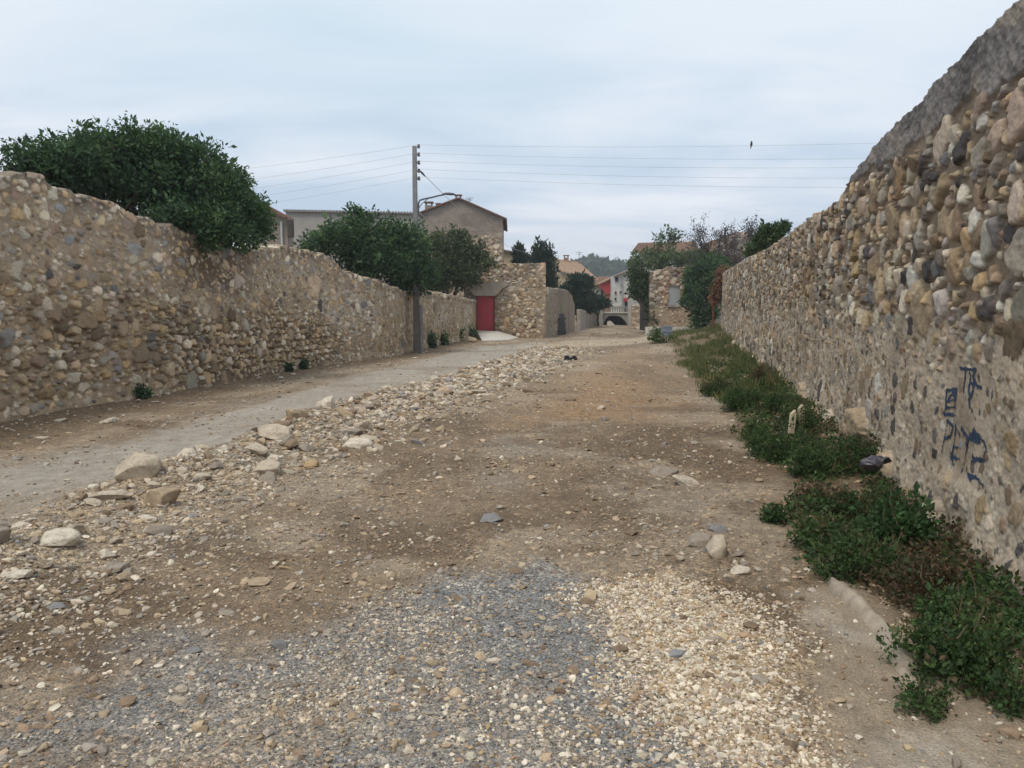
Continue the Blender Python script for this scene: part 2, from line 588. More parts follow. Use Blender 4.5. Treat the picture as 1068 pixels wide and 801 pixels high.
m_grey = np.maximum(mask(grey_poly, 0.16, 0.22, 2.2, 101), 0.75 * mask(grey2_poly, 0.25, 0.45, 1.6, 103))
base = lerp(base, (0.222, 0.226, 0.231), m_grey * 0.92)
m_tan = np.maximum(mask(tan_poly, 0.14, 0.22, 2.4, 111), 0.4 * mask(tan2_poly, 0.3, 0.6, 1.8, 113))
base = lerp(base, (0.43, 0.34, 0.235), m_tan * 0.8)
m_mud = mask(mud_poly, 0.1, 0.14, 2.5, 121)
base = lerp(base, (0.31, 0.25, 0.185), m_mud)
base = lerp(base, (0.40, 0.35, 0.29), m_mud * sstep(0.0, 0.4, gnoise(1.9, 123)) * 0.75)
m_weed = mask(weed_poly, 0.12, 0.15, 2.0, 131)
base = lerp(base, (0.16, 0.12, 0.075), m_weed * 0.8 * (1 - 0.8 * m_mud))
far = sstep(75, 110, GY)
base = lerp(base, (0.12, 0.13, 0.07), far)
peb = np.clip(0.55 + 0.45 * m_rub + 0.6 * m_grey + 0.5 * m_tan - 0.45 * m_track - 0.5 * m_mud + 0.3 * gnoise(0.9, 141), 0.05, 1.3)
bluish = m_grey * (1 - m_tan)

idx = np.arange(GX.size).reshape(GX.shape)
q = np.stack([idx[:-1, :-1], idx[:-1, 1:], idx[1:, 1:], idx[1:, :-1]], -1).reshape(-1, 4)


def ground_mat():
    m, N, L, b = mat_new("dry_ground")
    a = N.new("ShaderNodeAttribute"); a.attribute_name = "col"
    pb = N.new("ShaderNodeAttribute"); pb.attribute_name = "peb"
    tc = ocoord(N)

    def vor(scale):
        v = N.new("ShaderNodeTexVoronoi")
        v.inputs["Scale"].default_value = scale
        v.inputs["Randomness"].default_value = 1.0
        L.new(tc, v.inputs["Vector"])
        return v

    def bw(col):
        s = N.new("ShaderNodeSeparateColor")
        L.new(col, s.inputs[0])
        return s.outputs[0]
    v1, v2 = vor(95), vor(26)
    k1 = nramp(N, L, bw(v1.outputs["Color"]), 0.05, (0.55,) * 3, 1.0, (1.65, 1.6, 1.5))
    k2 = nramp(N, L, bw(v2.outputs["Color"]), 0.72, (0.96,) * 3, 0.98, (1.75, 1.68, 1.55))
    n1 = nnoise(N, L, 90, 6, tc, 0.7)
    n2 = nnoise(N, L, 6, 6, tc, 0.65)
    c = nmix(N, L, pb.outputs["Fac"], a.outputs["Color"], nmix(N, L, 1.0, a.outputs["Color"], k1, 'MULTIPLY'))
    c = nmix(N, L, pb.outputs["Fac"], c, nmix(N, L, 1.0, c, k2, 'MULTIPLY'))
    c = nmix(N, L, 1.0, c, nramp(N, L, n1, 0.28, (0.6,) * 3, 0.72, (1.4,) * 3), 'MULTIPLY')
    c = nmix(N, L, 1.0, c, nramp(N, L, n2, 0.3, (0.78,) * 3, 0.7, (1.2,) * 3), 'MULTIPLY')
    L.new(c, b.inputs["Base Color"])
    b.inputs["Roughness"].default_value = 0.95
    b.inputs["Specular IOR Level"].default_value = 0.15
    ad = N.new("ShaderNodeMath"); ad.operation = 'MULTIPLY_ADD'
    L.new(v1.outputs["Distance"], ad.inputs[0]); ad.inputs[1].default_value = -0.8; L.new(n1, ad.inputs[2])
    bp = N.new("ShaderNodeBump")
    bp.inputs["Strength"].default_value = 0.7
    bp.inputs["Distance"].default_value = 0.012
    L.new(ad.outputs[0], bp.inputs["Height"])
    L.new(bp.outputs[0], b.inputs["Normal"])
    return m


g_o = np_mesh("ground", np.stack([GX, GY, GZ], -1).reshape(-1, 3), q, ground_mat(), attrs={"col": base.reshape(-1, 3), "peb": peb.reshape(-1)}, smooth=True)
tag(g_o, kind="structure")

# ------------------------------------------------------------------ rubble stone walls (a displaced sheet: stones over mortar)
PAL = {'tan': (0.42, 0.315, 0.205), 'ochre': (0.43, 0.305, 0.165), 'grey': (0.30, 0.265, 0.22), 'pale': (0.54, 0.465, 0.36), 'dark': (0.075, 0.074, 0.076),
       'pink': (0.38, 0.285, 0.225), 'brown': (0.23, 0.165, 0.11), 'white': (0.58, 0.54, 0.47), 'bluegrey': (0.235, 0.235, 0.23)}


def pick_col(rng, w):
    ks = list(w)
    k = ks[rng.choice(len(ks), p=np.array([w[a] for a in ks]) / sum(w.values()))]
    c = (np.array(PAL[k]) * 0.88 + np.array((0.30, 0.235, 0.17)) * 0.12) * rng.uniform(0.6, 1.28)
    return np.clip(c * (1 + rng.normal(0, 0.02, 3)), 0.02, 0.75)


def rubble(pts, side, ds_k, ds_min, dv, passes, mortar_fn, seed, thick=0.5, relief=0.03, holes=(), top_rough=0.03, base_z=-0.25, top_col=None, post=None):
    """pts: (X, Y, ztop) foot polyline. side=+1: the face looks to the right of the path, -1 to the left."""
    rng = np.random.default_rng(seed)
    pts = np.array(pts, dtype=float)
    seg = np.hypot(np.diff(pts[:, 0]), np.diff(pts[:, 1]))
    S = np.concatenate([[0], np.cumsum(seg)])
    s_list, s = [0.0], 0.0
    while s < S[-1]:
        x, y = np.interp(s, S, pts[:, 0]), np.interp(s, S, pts[:, 1])
        s += max(ds_min, ds_k * math.hypot(x, y))
        s_list.append(min(s, S[-1]))
    s = np.array(s_list)
    X, Y, T = (np.interp(s, S, pts[:, i]) for i in range(3))
    tx, ty = np.gradient(X, s), np.gradient(Y, s)
    k = max(1, int(0.02 * len(s)))
    ker = np.ones(k) / k
    if len(s) > 4 * k and len(pts) > 2:
        tx = np.convolve(np.pad(tx, (k, k), 'edge'), ker, 'same')[k:-k]
        ty = np.convolve(np.pad(ty, (k, k), 'edge'), ker, 'same')[k:-k]
    ln = np.hypot(tx, ty)
    nx, ny = side * ty / ln, -side * tx / ln
    T = T + top_rough * (fbm(s * 3.5, s * 0 + seed, seed, 3, 0.7) + 0.55 * (vnoise(s * 7, s * 0 + 3.3, seed + 9) - 0.5) + 0.3 * (vnoise(s * 17, s * 0 + 7.3, seed + 11) - 0.5))
    Hh = T - base_z
    nv = int(Hh.max() / dv) + 2
    vf = np.linspace(0, 1, nv)
    V = vf[None, :] * Hh[:, None] + base_z
    SS = np.repeat(s[:, None], nv, 1)
    h, col = mortar_fn(SS, V, T[:, None], Y[:, None])
    h = h.astype(np.float64); col = col.astype(np.float64)
    occ = np.zeros(h.shape, bool)
    WU = fbm(SS * 7, V * 7, seed + 71, 4, 0.6); WV = fbm(SS * 7, V * 7, seed + 73, 4, 0.6)
    WN = fbm(SS * 16, V * 16, seed + 75, 4, 0.6)
    for ps in passes:
        n = int(ps['n'])
        for _ in range(n):
            s0 = rng.uniform(*ps['s']) if 's' in ps else rng.uniform(s[0], s[-1])
            tloc = np.interp(s0, s, T)
            lo, hi = ps['v'](s0, tloc)
            if hi <= lo: continue
            v0 = rng.uniform(lo, hi)
            if 'course' in ps:
                v0 = (math.floor(v0 / ps['course']) + 0.5) * ps['course'] + rng.normal(0, 0.026)
            a = rng.lognormal(math.log(ps['size']), ps.get('var', 0.35))
            if 'avoid' in ps and ps['avoid'](s0, v0, a): continue
            asp = rng.uniform(*ps.get('asp', (0.55, 1.0)))
            b = a * asp
            th = rng.normal(0, ps.get('tilt', 0.35))
            R = max(a, b) * 1.25
            i0, i1 = np.searchsorted(s, [s0 - R, s0 + R])
            if i1 - i0 < 1: continue
            hl = np.interp(s0, s, Hh)
            j0 = max(0, int((v0 - R - base_z) / hl * (nv - 1)) - 1); j1 = min(nv, int((v0 + R - base_z) / hl * (nv - 1)) + 2)
            if j1 - j0 < 2: continue
            wp = 0.55 * ps.get('warp', 0.6) * a
            du = SS[i0:i1, j0:j1] - s0 + WU[i0:i1, j0:j1] * wp; dvv = V[i0:i1, j0:j1] - v0 + WV[i0:i1, j0:j1] * wp
            c_, s_ = math.cos(th), math.sin(th)
            x = (du * c_ + dvv * s_) / a; y = (-du * s_ + dvv * c_) / b
            pw = rng.uniform(1.7, 4.2)
            r = (np.abs(x) ** pw + np.abs(y) ** pw) ** (1 / pw)
            ang = np.arctan2(y, x)
            r = r / (1 + 0.10 * np.sin(2 * ang + rng.uniform(0, 6.3)) + 0.08 * np.sin(3 * ang + rng.uniform(0, 6.3)) + 0.05 * np.sin(5 * ang + rng.uniform(0, 6.3)))
            ins = r < 1
            if not ins.any(): continue
            if occ[i0:i1, j0:j1][ins].mean() > ps.get('ov', 0.15): continue
            prot = rng.uniform(*ps['prot'])
            q_ = rng.uniform(5.0, 14.0)
            dome = prot * (1 - np.clip(r, 0, 1) ** q_) * (1 + 0.32 * x * rng.normal() + 0.32 * y * rng.normal()) + (0.008 + 0.06 * prot) * WN[i0:i1, j0:j1]
            hw = h[i0:i1, j0:j1]
            if 'flush' in ps:
                dome = hw + ps['flush'] * (1 - np.clip(r, 0, 1) ** 8) * rng.uniform(0.2, 1.0)
                up = ins
            else:
                up = ins & (dome + ps.get('base', 0) > hw)
            if not up.any(): continue
            cc = pick_col(rng, ps['w']) * ps.get('bright', 1.0)
            hw[up] = (dome + ps.get('base', 0))[up]
            h[i0:i1, j0:j1] = hw
            edge = (1 - 0.25 * np.clip(r, 0, 1) ** 6)[..., None]
            cw = col[i0:i1, j0:j1]
            dust = ps.get('dust', 0.0) * rng.uniform(0.3, 1.0)
            cw[up] = (cc * (1 - dust) * edge + cw * dust)[up] if dust else (cc * edge)[up]
            col[i0:i1, j0:j1] = cw
            occ[i0:i1, j0:j1] |= ins
    if post is not None:
        h = post(h, SS, V)
    # build front + top + back as one grid
    K = 6
    front = np.stack([X[:, None] + nx[:, None] * h, Y[:, None] + ny[:, None] * h, V], -1)
    topn = 0.02 * fbm(s[:, None] * 9, np.arange(K)[None, :] * 1.3 + 0 * s[:, None], seed + 5, 2)
    tops = []
    for k in range(1, K + 1):
        t = k / K * thick
        tops.append(np.stack([X - nx * t, Y - ny * t, T + topn[:, k - 1] + 0.03 * math.sin(k / K * math.pi)], -1))
    back = np.stack([X - nx * thick, Y - ny * thick, np.full_like(X, base_z)], -1)
    G = np.concatenate([front, np.stack(tops, 1), back[:, None, :]], 1)
    tc = col[:, -1:, :] if top_col is None else np.broadcast_to(np.array(top_col), (len(s), 1, 3))
    C = np.concatenate([col, np.repeat(tc, K + 1, 1)], 1)
    ns, nr = G.shape[:2]
    ID = np.arange(ns * nr).reshape(ns, nr)
    Q = np.stack([ID[:-1, :-1], ID[1:, :-1], ID[1:, 1:], ID[:-1, 1:]], -1)
    keep = np.ones(Q.shape[:2], bool)
    for (a0, a1, b0, b1) in holes:
        sm = 0.5 * (s[:-1] + s[1:])[:, None]; vm = 0.5 * (V[:-1, :-1] + V[:-1, 1:])
        keep[:, :nv - 1] &= ~((sm > a0) & (sm < a1) & (vm > b0) & (vm < b1))
    Q = Q[keep]
    if side > 0:
        Q = Q[:, ::-1]
    # close the two ends with a fan of quads (front edge to back edge)
    caps = []
    for i in (0, ns - 1):
        fr = ID[i]
        for j in range(nv - 1):
            caps.append((fr[j], fr[j + 1], fr[nr - 2], fr[nr - 1]) if False else (fr[j], fr[j + 1], fr[nr - 1], fr[nr - 1]))
    info = dict(s=s, V=V, h=h, X=X, Y=Y, nx=nx, ny=ny, nv=nv, front=front, T=T)
    return G.reshape(-1, 3), Q, C.reshape(-1, 3), info


def add_caps(V, C, info, nr_total, thick, base_z):
    """end faces of a wall as their own little quads strips"""
    Vs, Cs, Qs = [], [], []
    base = len(V)
    ns = len(info['s']); nv = info['nv']
    for i in (0, ns - 1):
        fr = info['front'][i]
        bk = fr - thick * np.array([info['nx'][i], info['ny'][i], 0]) - np.array([info['nx'][i], info['ny'][i], 0]) * 0.0
        b0 = base + len(Vs) * 2 * nv
        Vs.append(np.concatenate([fr, bk]))
        Cs.append(np.concatenate([C.reshape(ns, nr_total, 3)[i, :nv]] * 2))
        for j in range(nv - 1):
            Qs.append((b0 + j, b0 + j + 1, b0 + nv + j + 1, b0 + nv + j))
    return np.concatenate([V] + Vs), np.concatenate([C] + Cs), np.array(Qs)


def rubble_object(name, mat, parent, *a, thick=0.5, base_z=-0.25, **k):
    V, Q, C, info = rubble(*a, thick=thick, base_z=base_z, **k)
    V, C, Q2 = add_caps(V, C, info, len(V) // len(info['s']), thick, base_z)
    o = np_mesh(name, V, np.concatenate([Q, Q2]), mat, parent, {"col": C}, smooth=True)
    return o, info


def mixc(a, b, m):
    return a + (b - a) * m[..., None]


# ---- right wall
def right_mortar(S, V, T, Y):
    h = 0.018 * fbm(S * 2.5, V * 2.5, 201, 3) + 0.007 * fbm(S * 9, V * 9, 203, 4, 0.65) + 0.006 * fbm(S * 45, V * 45, 205, 2)
    low = sstep(1.75, 1.25, V + 0.25 * fbm(S * 0.7, V * 0.7, 207, 3))
    h = h + low * 0.028 - 0.012
    foot = sstep(0.7, 0.0, V)
    h = h + foot * (0.05 + 0.06 * fbm(S * 1.6, V * 2.2, 209, 3))
    cop_h = np.interp(Y, [2, 5, 7.5, 9.3, 10.2], [0.52, 0.42, 0.30, 0.12, -0.2]) + 0.16 * fbm(S * 2.2, V * 0.8, 211, 4, 0.6)
    cop = sstep(-0.02, 0.02, V - (T - cop_h))
    h = h + cop * (0.028 + 0.020 * fbm(S * 5, V * 5, 213, 4, 0.65) + 0.012 * fbm(S * 22, V * 22, 214, 3))
    c = np.empty((*S.shape, 3)); c[:] = (0.47, 0.385, 0.29)
    c = mixc(c, np.array((0.30, 0.23, 0.16)), sstep(0.0, 0.5, fbm(S * 1.4, V * 1.4, 215, 4)) * 0.7)
    c = mixc(c, np.array((0.20, 0.148, 0.102)), (1 - low) * 0.8)
    c = mixc(c, np.array((0.50, 0.42, 0.325)), low * sstep(0.05, 0.4, fbm(S * 3, V * 3, 217, 3)) * 0.5)
    cc = np.empty_like(c); cc[:] = (0.225, 0.205, 0.19)
    cc = mixc(cc, np.array((0.105, 0.097, 0.093)), sstep(-0.1, 0.5, fbm(S * 2.2, V * 1.1, 219, 5, 0.65)))
    cc = mixc(cc, np.array((0.33, 0.28, 0.22)), sstep(0.15, 0.5, fbm(S * 2.6, V * 2.6, 221, 3)) * 0.7)
    c = mixc(c, cc, cop)
    return h, c


W_R = {'tan': 5, 'grey': 4, 'pale': 4.6, 'ochre': 1.5, 'dark': 1.1, 'pink': 1.1, 'brown': 1.5, 'white': 1.3, 'bluegrey': 0.9}
W_RL = {'tan': 3, 'grey': 2, 'pale': 4, 'ochre': 1, 'dark': 2.6, 'pink': 0.6, 'brown': 3.0, 'white': 0.8, 'bluegrey': 0.5}
y_end = 41.0
sr = math.hypot(0.225, 1.0)
S_NEAR = (2.2 - 1.2) * sr
wall_pts = [(RW(1.2), 1.2, 3.50), (RW(4.2), 4.2, 3.45), (RW(6), 6, 3.40), (RW(8), 8, 3.31), (RW(9.4), 9.4, 3.17), (RW(10.2), 10.2, 3.02), (RW(12.6), 12.6, 3.06), (RW(18), 18, 3.06),
            (RW(25.6), 25.6, 3.28), (RW(38), 38, 3.52), (RW(y_end), y_end, 3.5)]
cop_b = lambda s0: np.interp(s0 / sr + 1.2, [2, 5, 7.5, 9.3, 10.2], [0.55, 0.47, 0.36, 0.14, 0.03])
passes_r = [
    dict(n=420, size=0.080, var=0.30, v=lambda s, t: (1.40, t - cop_b(s) - 0.05), prot=(0.025, 0.05), w=W_R, s=(0.5, 12), asp=(0.7, 1.5), tilt=0.5),
    dict(n=1700, size=0.055, var=0.38, v=lambda s, t: (1.3, t - cop_b(s)), prot=(0.016, 0.040), w=W_R, s=(0.5, 16), asp=(0.6, 1.3), tilt=0.5),
    dict(n=2600, size=0.030, var=0.4, v=lambda s, t: (1.15, t - cop_b(s)), prot=(0.016, 0.034), w=W_R, s=(0.5, 18), asp=(0.6, 1.2)),
    dict(n=110, size=0.19, var=0.25, v=lambda s, t: (-0.1, 0.34), prot=(0.07, 0.12), w={'tan': 3, 'pale': 2, 'ochre': 1}, s=(0.5, 40), base=0.03, dust=0.6),
    dict(n=1500, size=0.052, var=0.45, v=lambda s, t: (0.1, 1.8), prot=(0.038, 0.050), w=W_RL, s=(0.5, 15), asp=(0.35, 1.1), tilt=1.1, dust=0.05, ov=0.05, flush=0.016, avoid=lambda s, v, a: a > 0.045 and abs(s - GR_C[0]) < GR_C[2] + a and abs(v - GR_C[1]) < GR_C[3] + a),
    dict(n=2600, size=0.024, var=0.4, v=lambda s, t: (0.05, 1.9), prot=(0.034, 0.044), w=W_RL, s=(0.5, 15), asp=(0.4, 1.2), tilt=1.1, dust=0.1, ov=0.05, flush=0.012),
    dict(n=2600, size=0.10, var=0.35, v=lambda s, t: (-0.05, t), prot=(0.025, 0.06), w=W_R, s=(12, 42), asp=(0.6, 1.4), tilt=0.5),
    dict(n=5000, size=0.058, var=0.35, v=lambda s, t: (-0.05, t), prot=(0.02, 0.045), w=W_R, s=(12, 42), asp=(0.6, 1.3), tilt=0.5),
    dict(n=160, size=0.09, var=0.3, v=lambda s, t: (t - 0.12, t), prot=(0.05, 0.09), w=W_R, s=(9.5, 42), asp=(0.8, 1.6)),
]
# ---- graffiti: paint film lying on the face of the right wall
STROKES = [[(215, 75), (300, 85)], [(240, 80), (236, 140), (230, 205)], [(272, 92), (265, 150), (290, 172), (275, 235), (258, 200), (265, 150)],
           [(300, 82), (280, 120), (310, 178), (330, 186)], [(262, 250), (266, 300)],
           [(140, 200), (136, 270), (130, 335)], [(140, 200), (188, 190), (182, 250), (140, 262)], [(190, 190), (186, 260), (180, 335)], [(130, 332), (185, 336)],
           [(140, 296), (182, 290)], [(150, 240), (178, 210)],
           [(145, 365), (130, 450), (115, 540)], [(145, 365), (175, 400), (162, 450), (130, 472)],
           [(190, 392), (182, 500), (165, 570), (180, 612)], [(190, 400), (212, 452)], [(184, 512), (206, 518)], [(168, 566), (214, 582)],
           [(220, 410), (260, 470), (240, 600), (230, 652)], [(260, 470), (290, 430), (322, 450), (322, 490), (276, 472), (302, 440)],
           [(310, 450), (350, 492), (360, 540), (346, 585), (285, 578)], [(286, 560), (280, 606)], [(276, 594), (350, 592)], [(270, 440), (325, 470)],
           [(265, 665), (281, 700)], [(275, 670), (310, 686), (350, 730)]]


def wall_sv(zx, zy):
    px_, py_ = 960 + zx / 5.34, 370 + zy / 5.34
    r = ray(px_, py_)
    # X = 1.95 + .225 Y (face pushed out about 3 cm)
    k = (1.95 - 0.02) / (r[0] - 0.225 * r[1])
    Yw = k * r[1]
    return (Yw - 1.2) * sr, CAMH + k * r[2]


_gp = np.array([wall_sv(*p) for st in STROKES for p in st])
GR_C = (0.5 * (_gp[:, 0].min() + _gp[:, 0].max()), 0.5 * (_gp[:, 1].min() + _gp[:, 1].max()), 0.5 * np.ptp(_gp[:, 0]), 0.5 * np.ptp(_gp[:, 1]))
rwall = thing("stone_wall", "long rubble stone wall with blue graffiti and dark cement coping, right of the road", "wall", (RW(4.2), 4.2, 0))
rw_o, rinfo = rubble_object("masonry", M['masonry'], rwall, wall_pts, -1, 0.0019, 0.0095, 0.0095, passes_r, right_mortar, 301, thick=0.5, top_rough=0.035,
                            post=lambda h, S, V: h * (1 - 0.62 * sstep(0.12, -0.05, np.maximum(np.abs(S - GR_C[0]) - GR_C[2], np.abs(V - GR_C[1]) - GR_C[3]))) + 0.012 * 0)

fr, sI, VI = rinfo['front'], rinfo['s'], rinfo['V']
pm = np.zeros(VI.shape)
allp = [wall_sv(*p) for st in STROKES for p in st]
i0, i1 = np.searchsorted(sI, [min(p[0] for p in allp) - 0.1, max(p[0] for p in allp) + 0.1])
SSg = np.repeat(sI[i0:i1, None], VI.shape[1], 1)
Vg = VI[i0:i1]
dg = np.full(SSg.shape, 9.0)
for st in STROKES:
    dg = np.minimum(dg, line_d(SSg, Vg, [wall_sv(*p) for p in st]))
dg = dg + 0.004 * fbm(SSg * 40, Vg * 40, 331, 2) + 0.010 * np.clip(fbm(SSg * 12, Vg * 12, 333, 2), -0.3, 1)
inside = dg < 0.0165
gi = np.arange(SSg.size).reshape(SSg.shape)
fq = np.stack([gi[:-1, :-1], gi[:-1, 1:], gi[1:, 1:], gi[1:, :-1]], -1)
sel = inside[:-1, :-1] & inside[1:, 1:] & inside[:-1, 1:] & inside[1:, :-1]
fq = fq[sel]
used, inv = np.unique(fq.ravel(), return_inverse=True)
gv = (fr[i0:i1] + np.stack([rinfo['nx'][i0:i1], rinfo['ny'][i0:i1], 0 * rinfo['nx'][i0:i1]], -1)[:, None, :] * 0.004).reshape(-1, 3)[used]
gr_o = np_mesh("graffiti", gv, inv.reshape(-1, 4), M['graffiti'], rwall, smooth=True)
gr_o["label"] = "blue spray-painted graffiti letters"

# ---- left wall
lp = np.array(left_pts)
lseg = np.concatenate([[0], np.cumsum(np.hypot(np.diff(lp[:, 0]), np.diff(lp[:, 1])))])
s_at_Y = lambda Yq: float(np.interp(Yq, lp[:, 1], lseg))


def left_mortar(S, V, T, Y):
    rel = V / T
    h = 0.03 * fbm(S * 1.6, V * 1.6, 401, 3) + 0.02 * fbm(S * 6, V * 6, 403, 4, 0.65) + 0.006 * fbm(S * 30, V * 30, 405, 2)
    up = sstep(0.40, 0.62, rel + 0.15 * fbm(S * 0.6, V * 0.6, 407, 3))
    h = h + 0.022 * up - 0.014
    h = h + 0.06 * sstep(0.35, 0.0, V)
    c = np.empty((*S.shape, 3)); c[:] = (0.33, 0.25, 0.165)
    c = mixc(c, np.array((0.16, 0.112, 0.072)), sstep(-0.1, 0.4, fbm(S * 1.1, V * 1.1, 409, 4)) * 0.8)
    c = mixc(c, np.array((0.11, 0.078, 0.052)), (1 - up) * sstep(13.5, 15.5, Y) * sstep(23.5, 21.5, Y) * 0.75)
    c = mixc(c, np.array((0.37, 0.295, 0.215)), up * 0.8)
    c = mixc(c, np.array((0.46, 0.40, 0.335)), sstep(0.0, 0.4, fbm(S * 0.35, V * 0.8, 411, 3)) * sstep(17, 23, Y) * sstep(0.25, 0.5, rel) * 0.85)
    # darker brown below the overhanging tree and under the wall's top
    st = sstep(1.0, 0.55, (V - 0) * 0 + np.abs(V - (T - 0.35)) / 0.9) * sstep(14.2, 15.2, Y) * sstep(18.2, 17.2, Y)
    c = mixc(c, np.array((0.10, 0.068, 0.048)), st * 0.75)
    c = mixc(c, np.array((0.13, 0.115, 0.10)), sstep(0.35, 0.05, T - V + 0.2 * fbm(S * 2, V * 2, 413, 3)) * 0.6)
    return h, c


W_L = {'tan': 6, 'ochre': 2.6, 'grey': 1.6, 'pale': 4.2, 'brown': 2.6, 'bluegrey': 0.7, 'dark': 0.35, 'pink': 1.3}
W_LC = {'tan': 6, 'ochre': 2.2, 'pale': 3.5, 'brown': 1.2, 'grey': 1}
sl = lseg[-1]
s0L = s_at_Y(8)
passes_l = [
    dict(n=170, size=0.12, var=0.3, v=lambda s, t: (0.1, t * 0.5), prot=(0.03, 0.055), w=W_L, s=(s0L, s_at_Y(17)), asp=(0.5, 0.85), tilt=0.2),
    dict(n=2600, size=0.074, var=0.36, course=0.165, v=lambda s, t: (0.15, t * (0.46 + 0.06 * math.sin(s * 1.3))), prot=(0.03, 0.065), w=W_LC, s=(s_at_Y(14.5), s_at_Y(22.5)), asp=(0.6, 1.0), tilt=0.2, ov=0.1, bright=1.15),
    dict(n=1000, size=0.066, var=0.42, v=lambda s, t: (0.0, t * 0.6), prot=(0.022, 0.05), w=W_L, s=(s0L, s_at_Y(15.5)), asp=(0.45, 0.9), tilt=0.25),
    dict(n=2300, size=0.066, var=0.42, v=lambda s, t: (t * 0.2, t), prot=(0, 0.01), w=W_L, s=(s0L, s_at_Y(25)), asp=(0.4, 0.9), tilt=0.3, flush=0.030, dust=0.05, ov=0.2, bright=1.25),
    dict(n=6000, size=0.034, var=0.45, v=lambda s, t: (0.0, t), prot=(0, 0.01), w=W_L, s=(s0L, s_at_Y(25)), asp=(0.45, 0.9), tilt=0.3, flush=0.022, dust=0.05, ov=0.2, bright=1.25),
    dict(n=420, size=0.085, var=0.3, v=lambda s, t: (t - 0.14, t - 0.02), prot=(0.04, 0.08), w=W_L, asp=(0.5, 1.0)),
    dict(n=2000, size=0.036, var=0.4, v=lambda s, t: (0.0, t), prot=(0.016, 0.036), w=W_L, s=(s0L, s_at_Y(25)), asp=(0.5, 1.0), tilt=0.3),
    dict(n=2800, size=0.075, var=0.4, v=lambda s, t: (0.0, t), prot=(0.02, 0.055), w=W_LC, s=(s_at_Y(22), sl), asp=(0.5, 1.0), tilt=0.3, flush=0.03),
    dict(n=4000, size=0.042, var=0.35, v=lambda s, t: (0.0, t), prot=(0.02, 0.04), w=W_LC, s=(s_at_Y(22), sl), asp=(0.5, 1.0), tilt=0.3, flush=0.02),
]
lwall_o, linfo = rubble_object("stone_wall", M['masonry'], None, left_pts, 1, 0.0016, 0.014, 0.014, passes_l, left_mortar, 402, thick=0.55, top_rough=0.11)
tag(lwall_o, "long weathered rubble stone wall with a broken sloping top, along the left dirt track", "wall")

# ------------------------------------------------------------------ plants
def leaf_quads(P, D, Nn, size, width=0.5):
    """P leaf foot, D direction, Nn side helper -> (4N verts, N quads); slightly folded leaves"""
    D = D / (np.linalg.norm(D, axis=1, keepdims=True) + 1e-9)
    S_ = np.cross(D, Nn); S_ /= (np.linalg.norm(S_, axis=1, keepdims=True) + 1e-9)
    U = np.cross(S_, D)
    L_ = size[:, None]
    v0 = P
    v1 = P + D * L_ * 0.45 + S_ * L_ * width * 0.5 + U * L_ * 0.08
    v2 = P + D * L_
    v3 = P + D * L_ * 0.45 - S_ * L_ * width * 0.5 + U * L_ * 0.08
    V = np.stack([v0, v1, v2, v3], 1).reshape(-1, 3)
    n = len(P)
    return V, np.arange(4 * n).reshape(n, 4)


def rand_dirs(rng, n):
    d = rng.normal(size=(n, 3))
    return d / np.linalg.norm(d, axis=1, keepdims=True)


def crown_arrays(rng, blobs, clumps, per, cr, leaf, pal, shell=(0.6, 1.02), width=0.5, up=0.2, keep=None, flat=1.0, lobes=0):
    blobs = list(blobs)
    if lobes:
        for b in list(blobs):
            for _ in range(lobes):
                d0 = rand_dirs(rng, 1)[0]
                k0 = rng.uniform(0.28, 0.45)
                blobs.append((b[0] + d0[0] * b[3] * 0.85, b[1] + d0[1] * b[4] * 0.85, b[2] + d0[2] * b[5] * 0.85, b[3] * k0, b[4] * k0, b[5] * k0 * 1.1, (b[6] if len(b) > 6 else b[3] * b[5]) * k0 * 0.5))
    W = np.array([b[6] if len(b) > 6 else b[3] * b[5] for b in blobs]); W = W / W.sum()
    bi = rng.choice(len(blobs), clumps, p=W)
    B = np.array([b[:6] for b in blobs])[bi]
    d = rand_dirs(rng, clumps)
    f = rng.uniform(shell[0] ** 2, shell[1] ** 2, clumps) ** 0.5
    # uneven outline: clump directions get their own reach
    reach = 1 + 0.14 * np.sin(d[:, 0] * 7 + bi) * np.cos(d[:, 2] * 6 + 2 * bi)
    Cc = B[:, :3] + d * B[:, 3:6] * (f * reach)[:, None]
    pc = np.array([c for c, _ in pal]); pw = np.array([w for _, w in pal], float); pw /= pw.sum()
    ccol = pc[rng.choice(len(pc), clumps, p=pw)] * rng.uniform(0.75, 1.25, (clumps, 1))
    P = np.repeat(Cc, per, 0) + rng.normal(size=(clumps * per, 3)) * cr * np.array([1, 1, flat])
    D = np.repeat(d, per, 0) * 0.6 + rand_dirs(rng, clumps * per) + np.array([0, 0, up])
    col = np.repeat(ccol, per, 0) * rng.uniform(0.7, 1.35, (clumps * per, 1))
    size = leaf * rng.lognormal(-0.05, 0.38, clumps * per)
    lim = np.linalg.norm(P - np.repeat(Cc, per, 0), axis=1) < cr * 2.3
    P, D, col, size = P[lim], D[lim], col[lim], size[lim]
    if keep is not None:
        k = keep(P)
        P, D, col, size = P[k], D[k], col[k], size[k]
    V, Q = leaf_quads(P, D, rand_dirs(rng, len(P)), size, width)
    return V, Q, np.repeat(col, 4, 0)


def bpx(x, y, Y, rx, ry, rd=None, w=None):
    """an ellipsoid of the crown from its place in the photograph and its distance"""
    c = at(x, y, Y)
    k = Y / FPX
    b = [c.x, c.y, c.z, rx * k, rd if rd is not None else rx * k * 0.8, ry * k]
    return tuple(b + ([w] if w is not None else []))


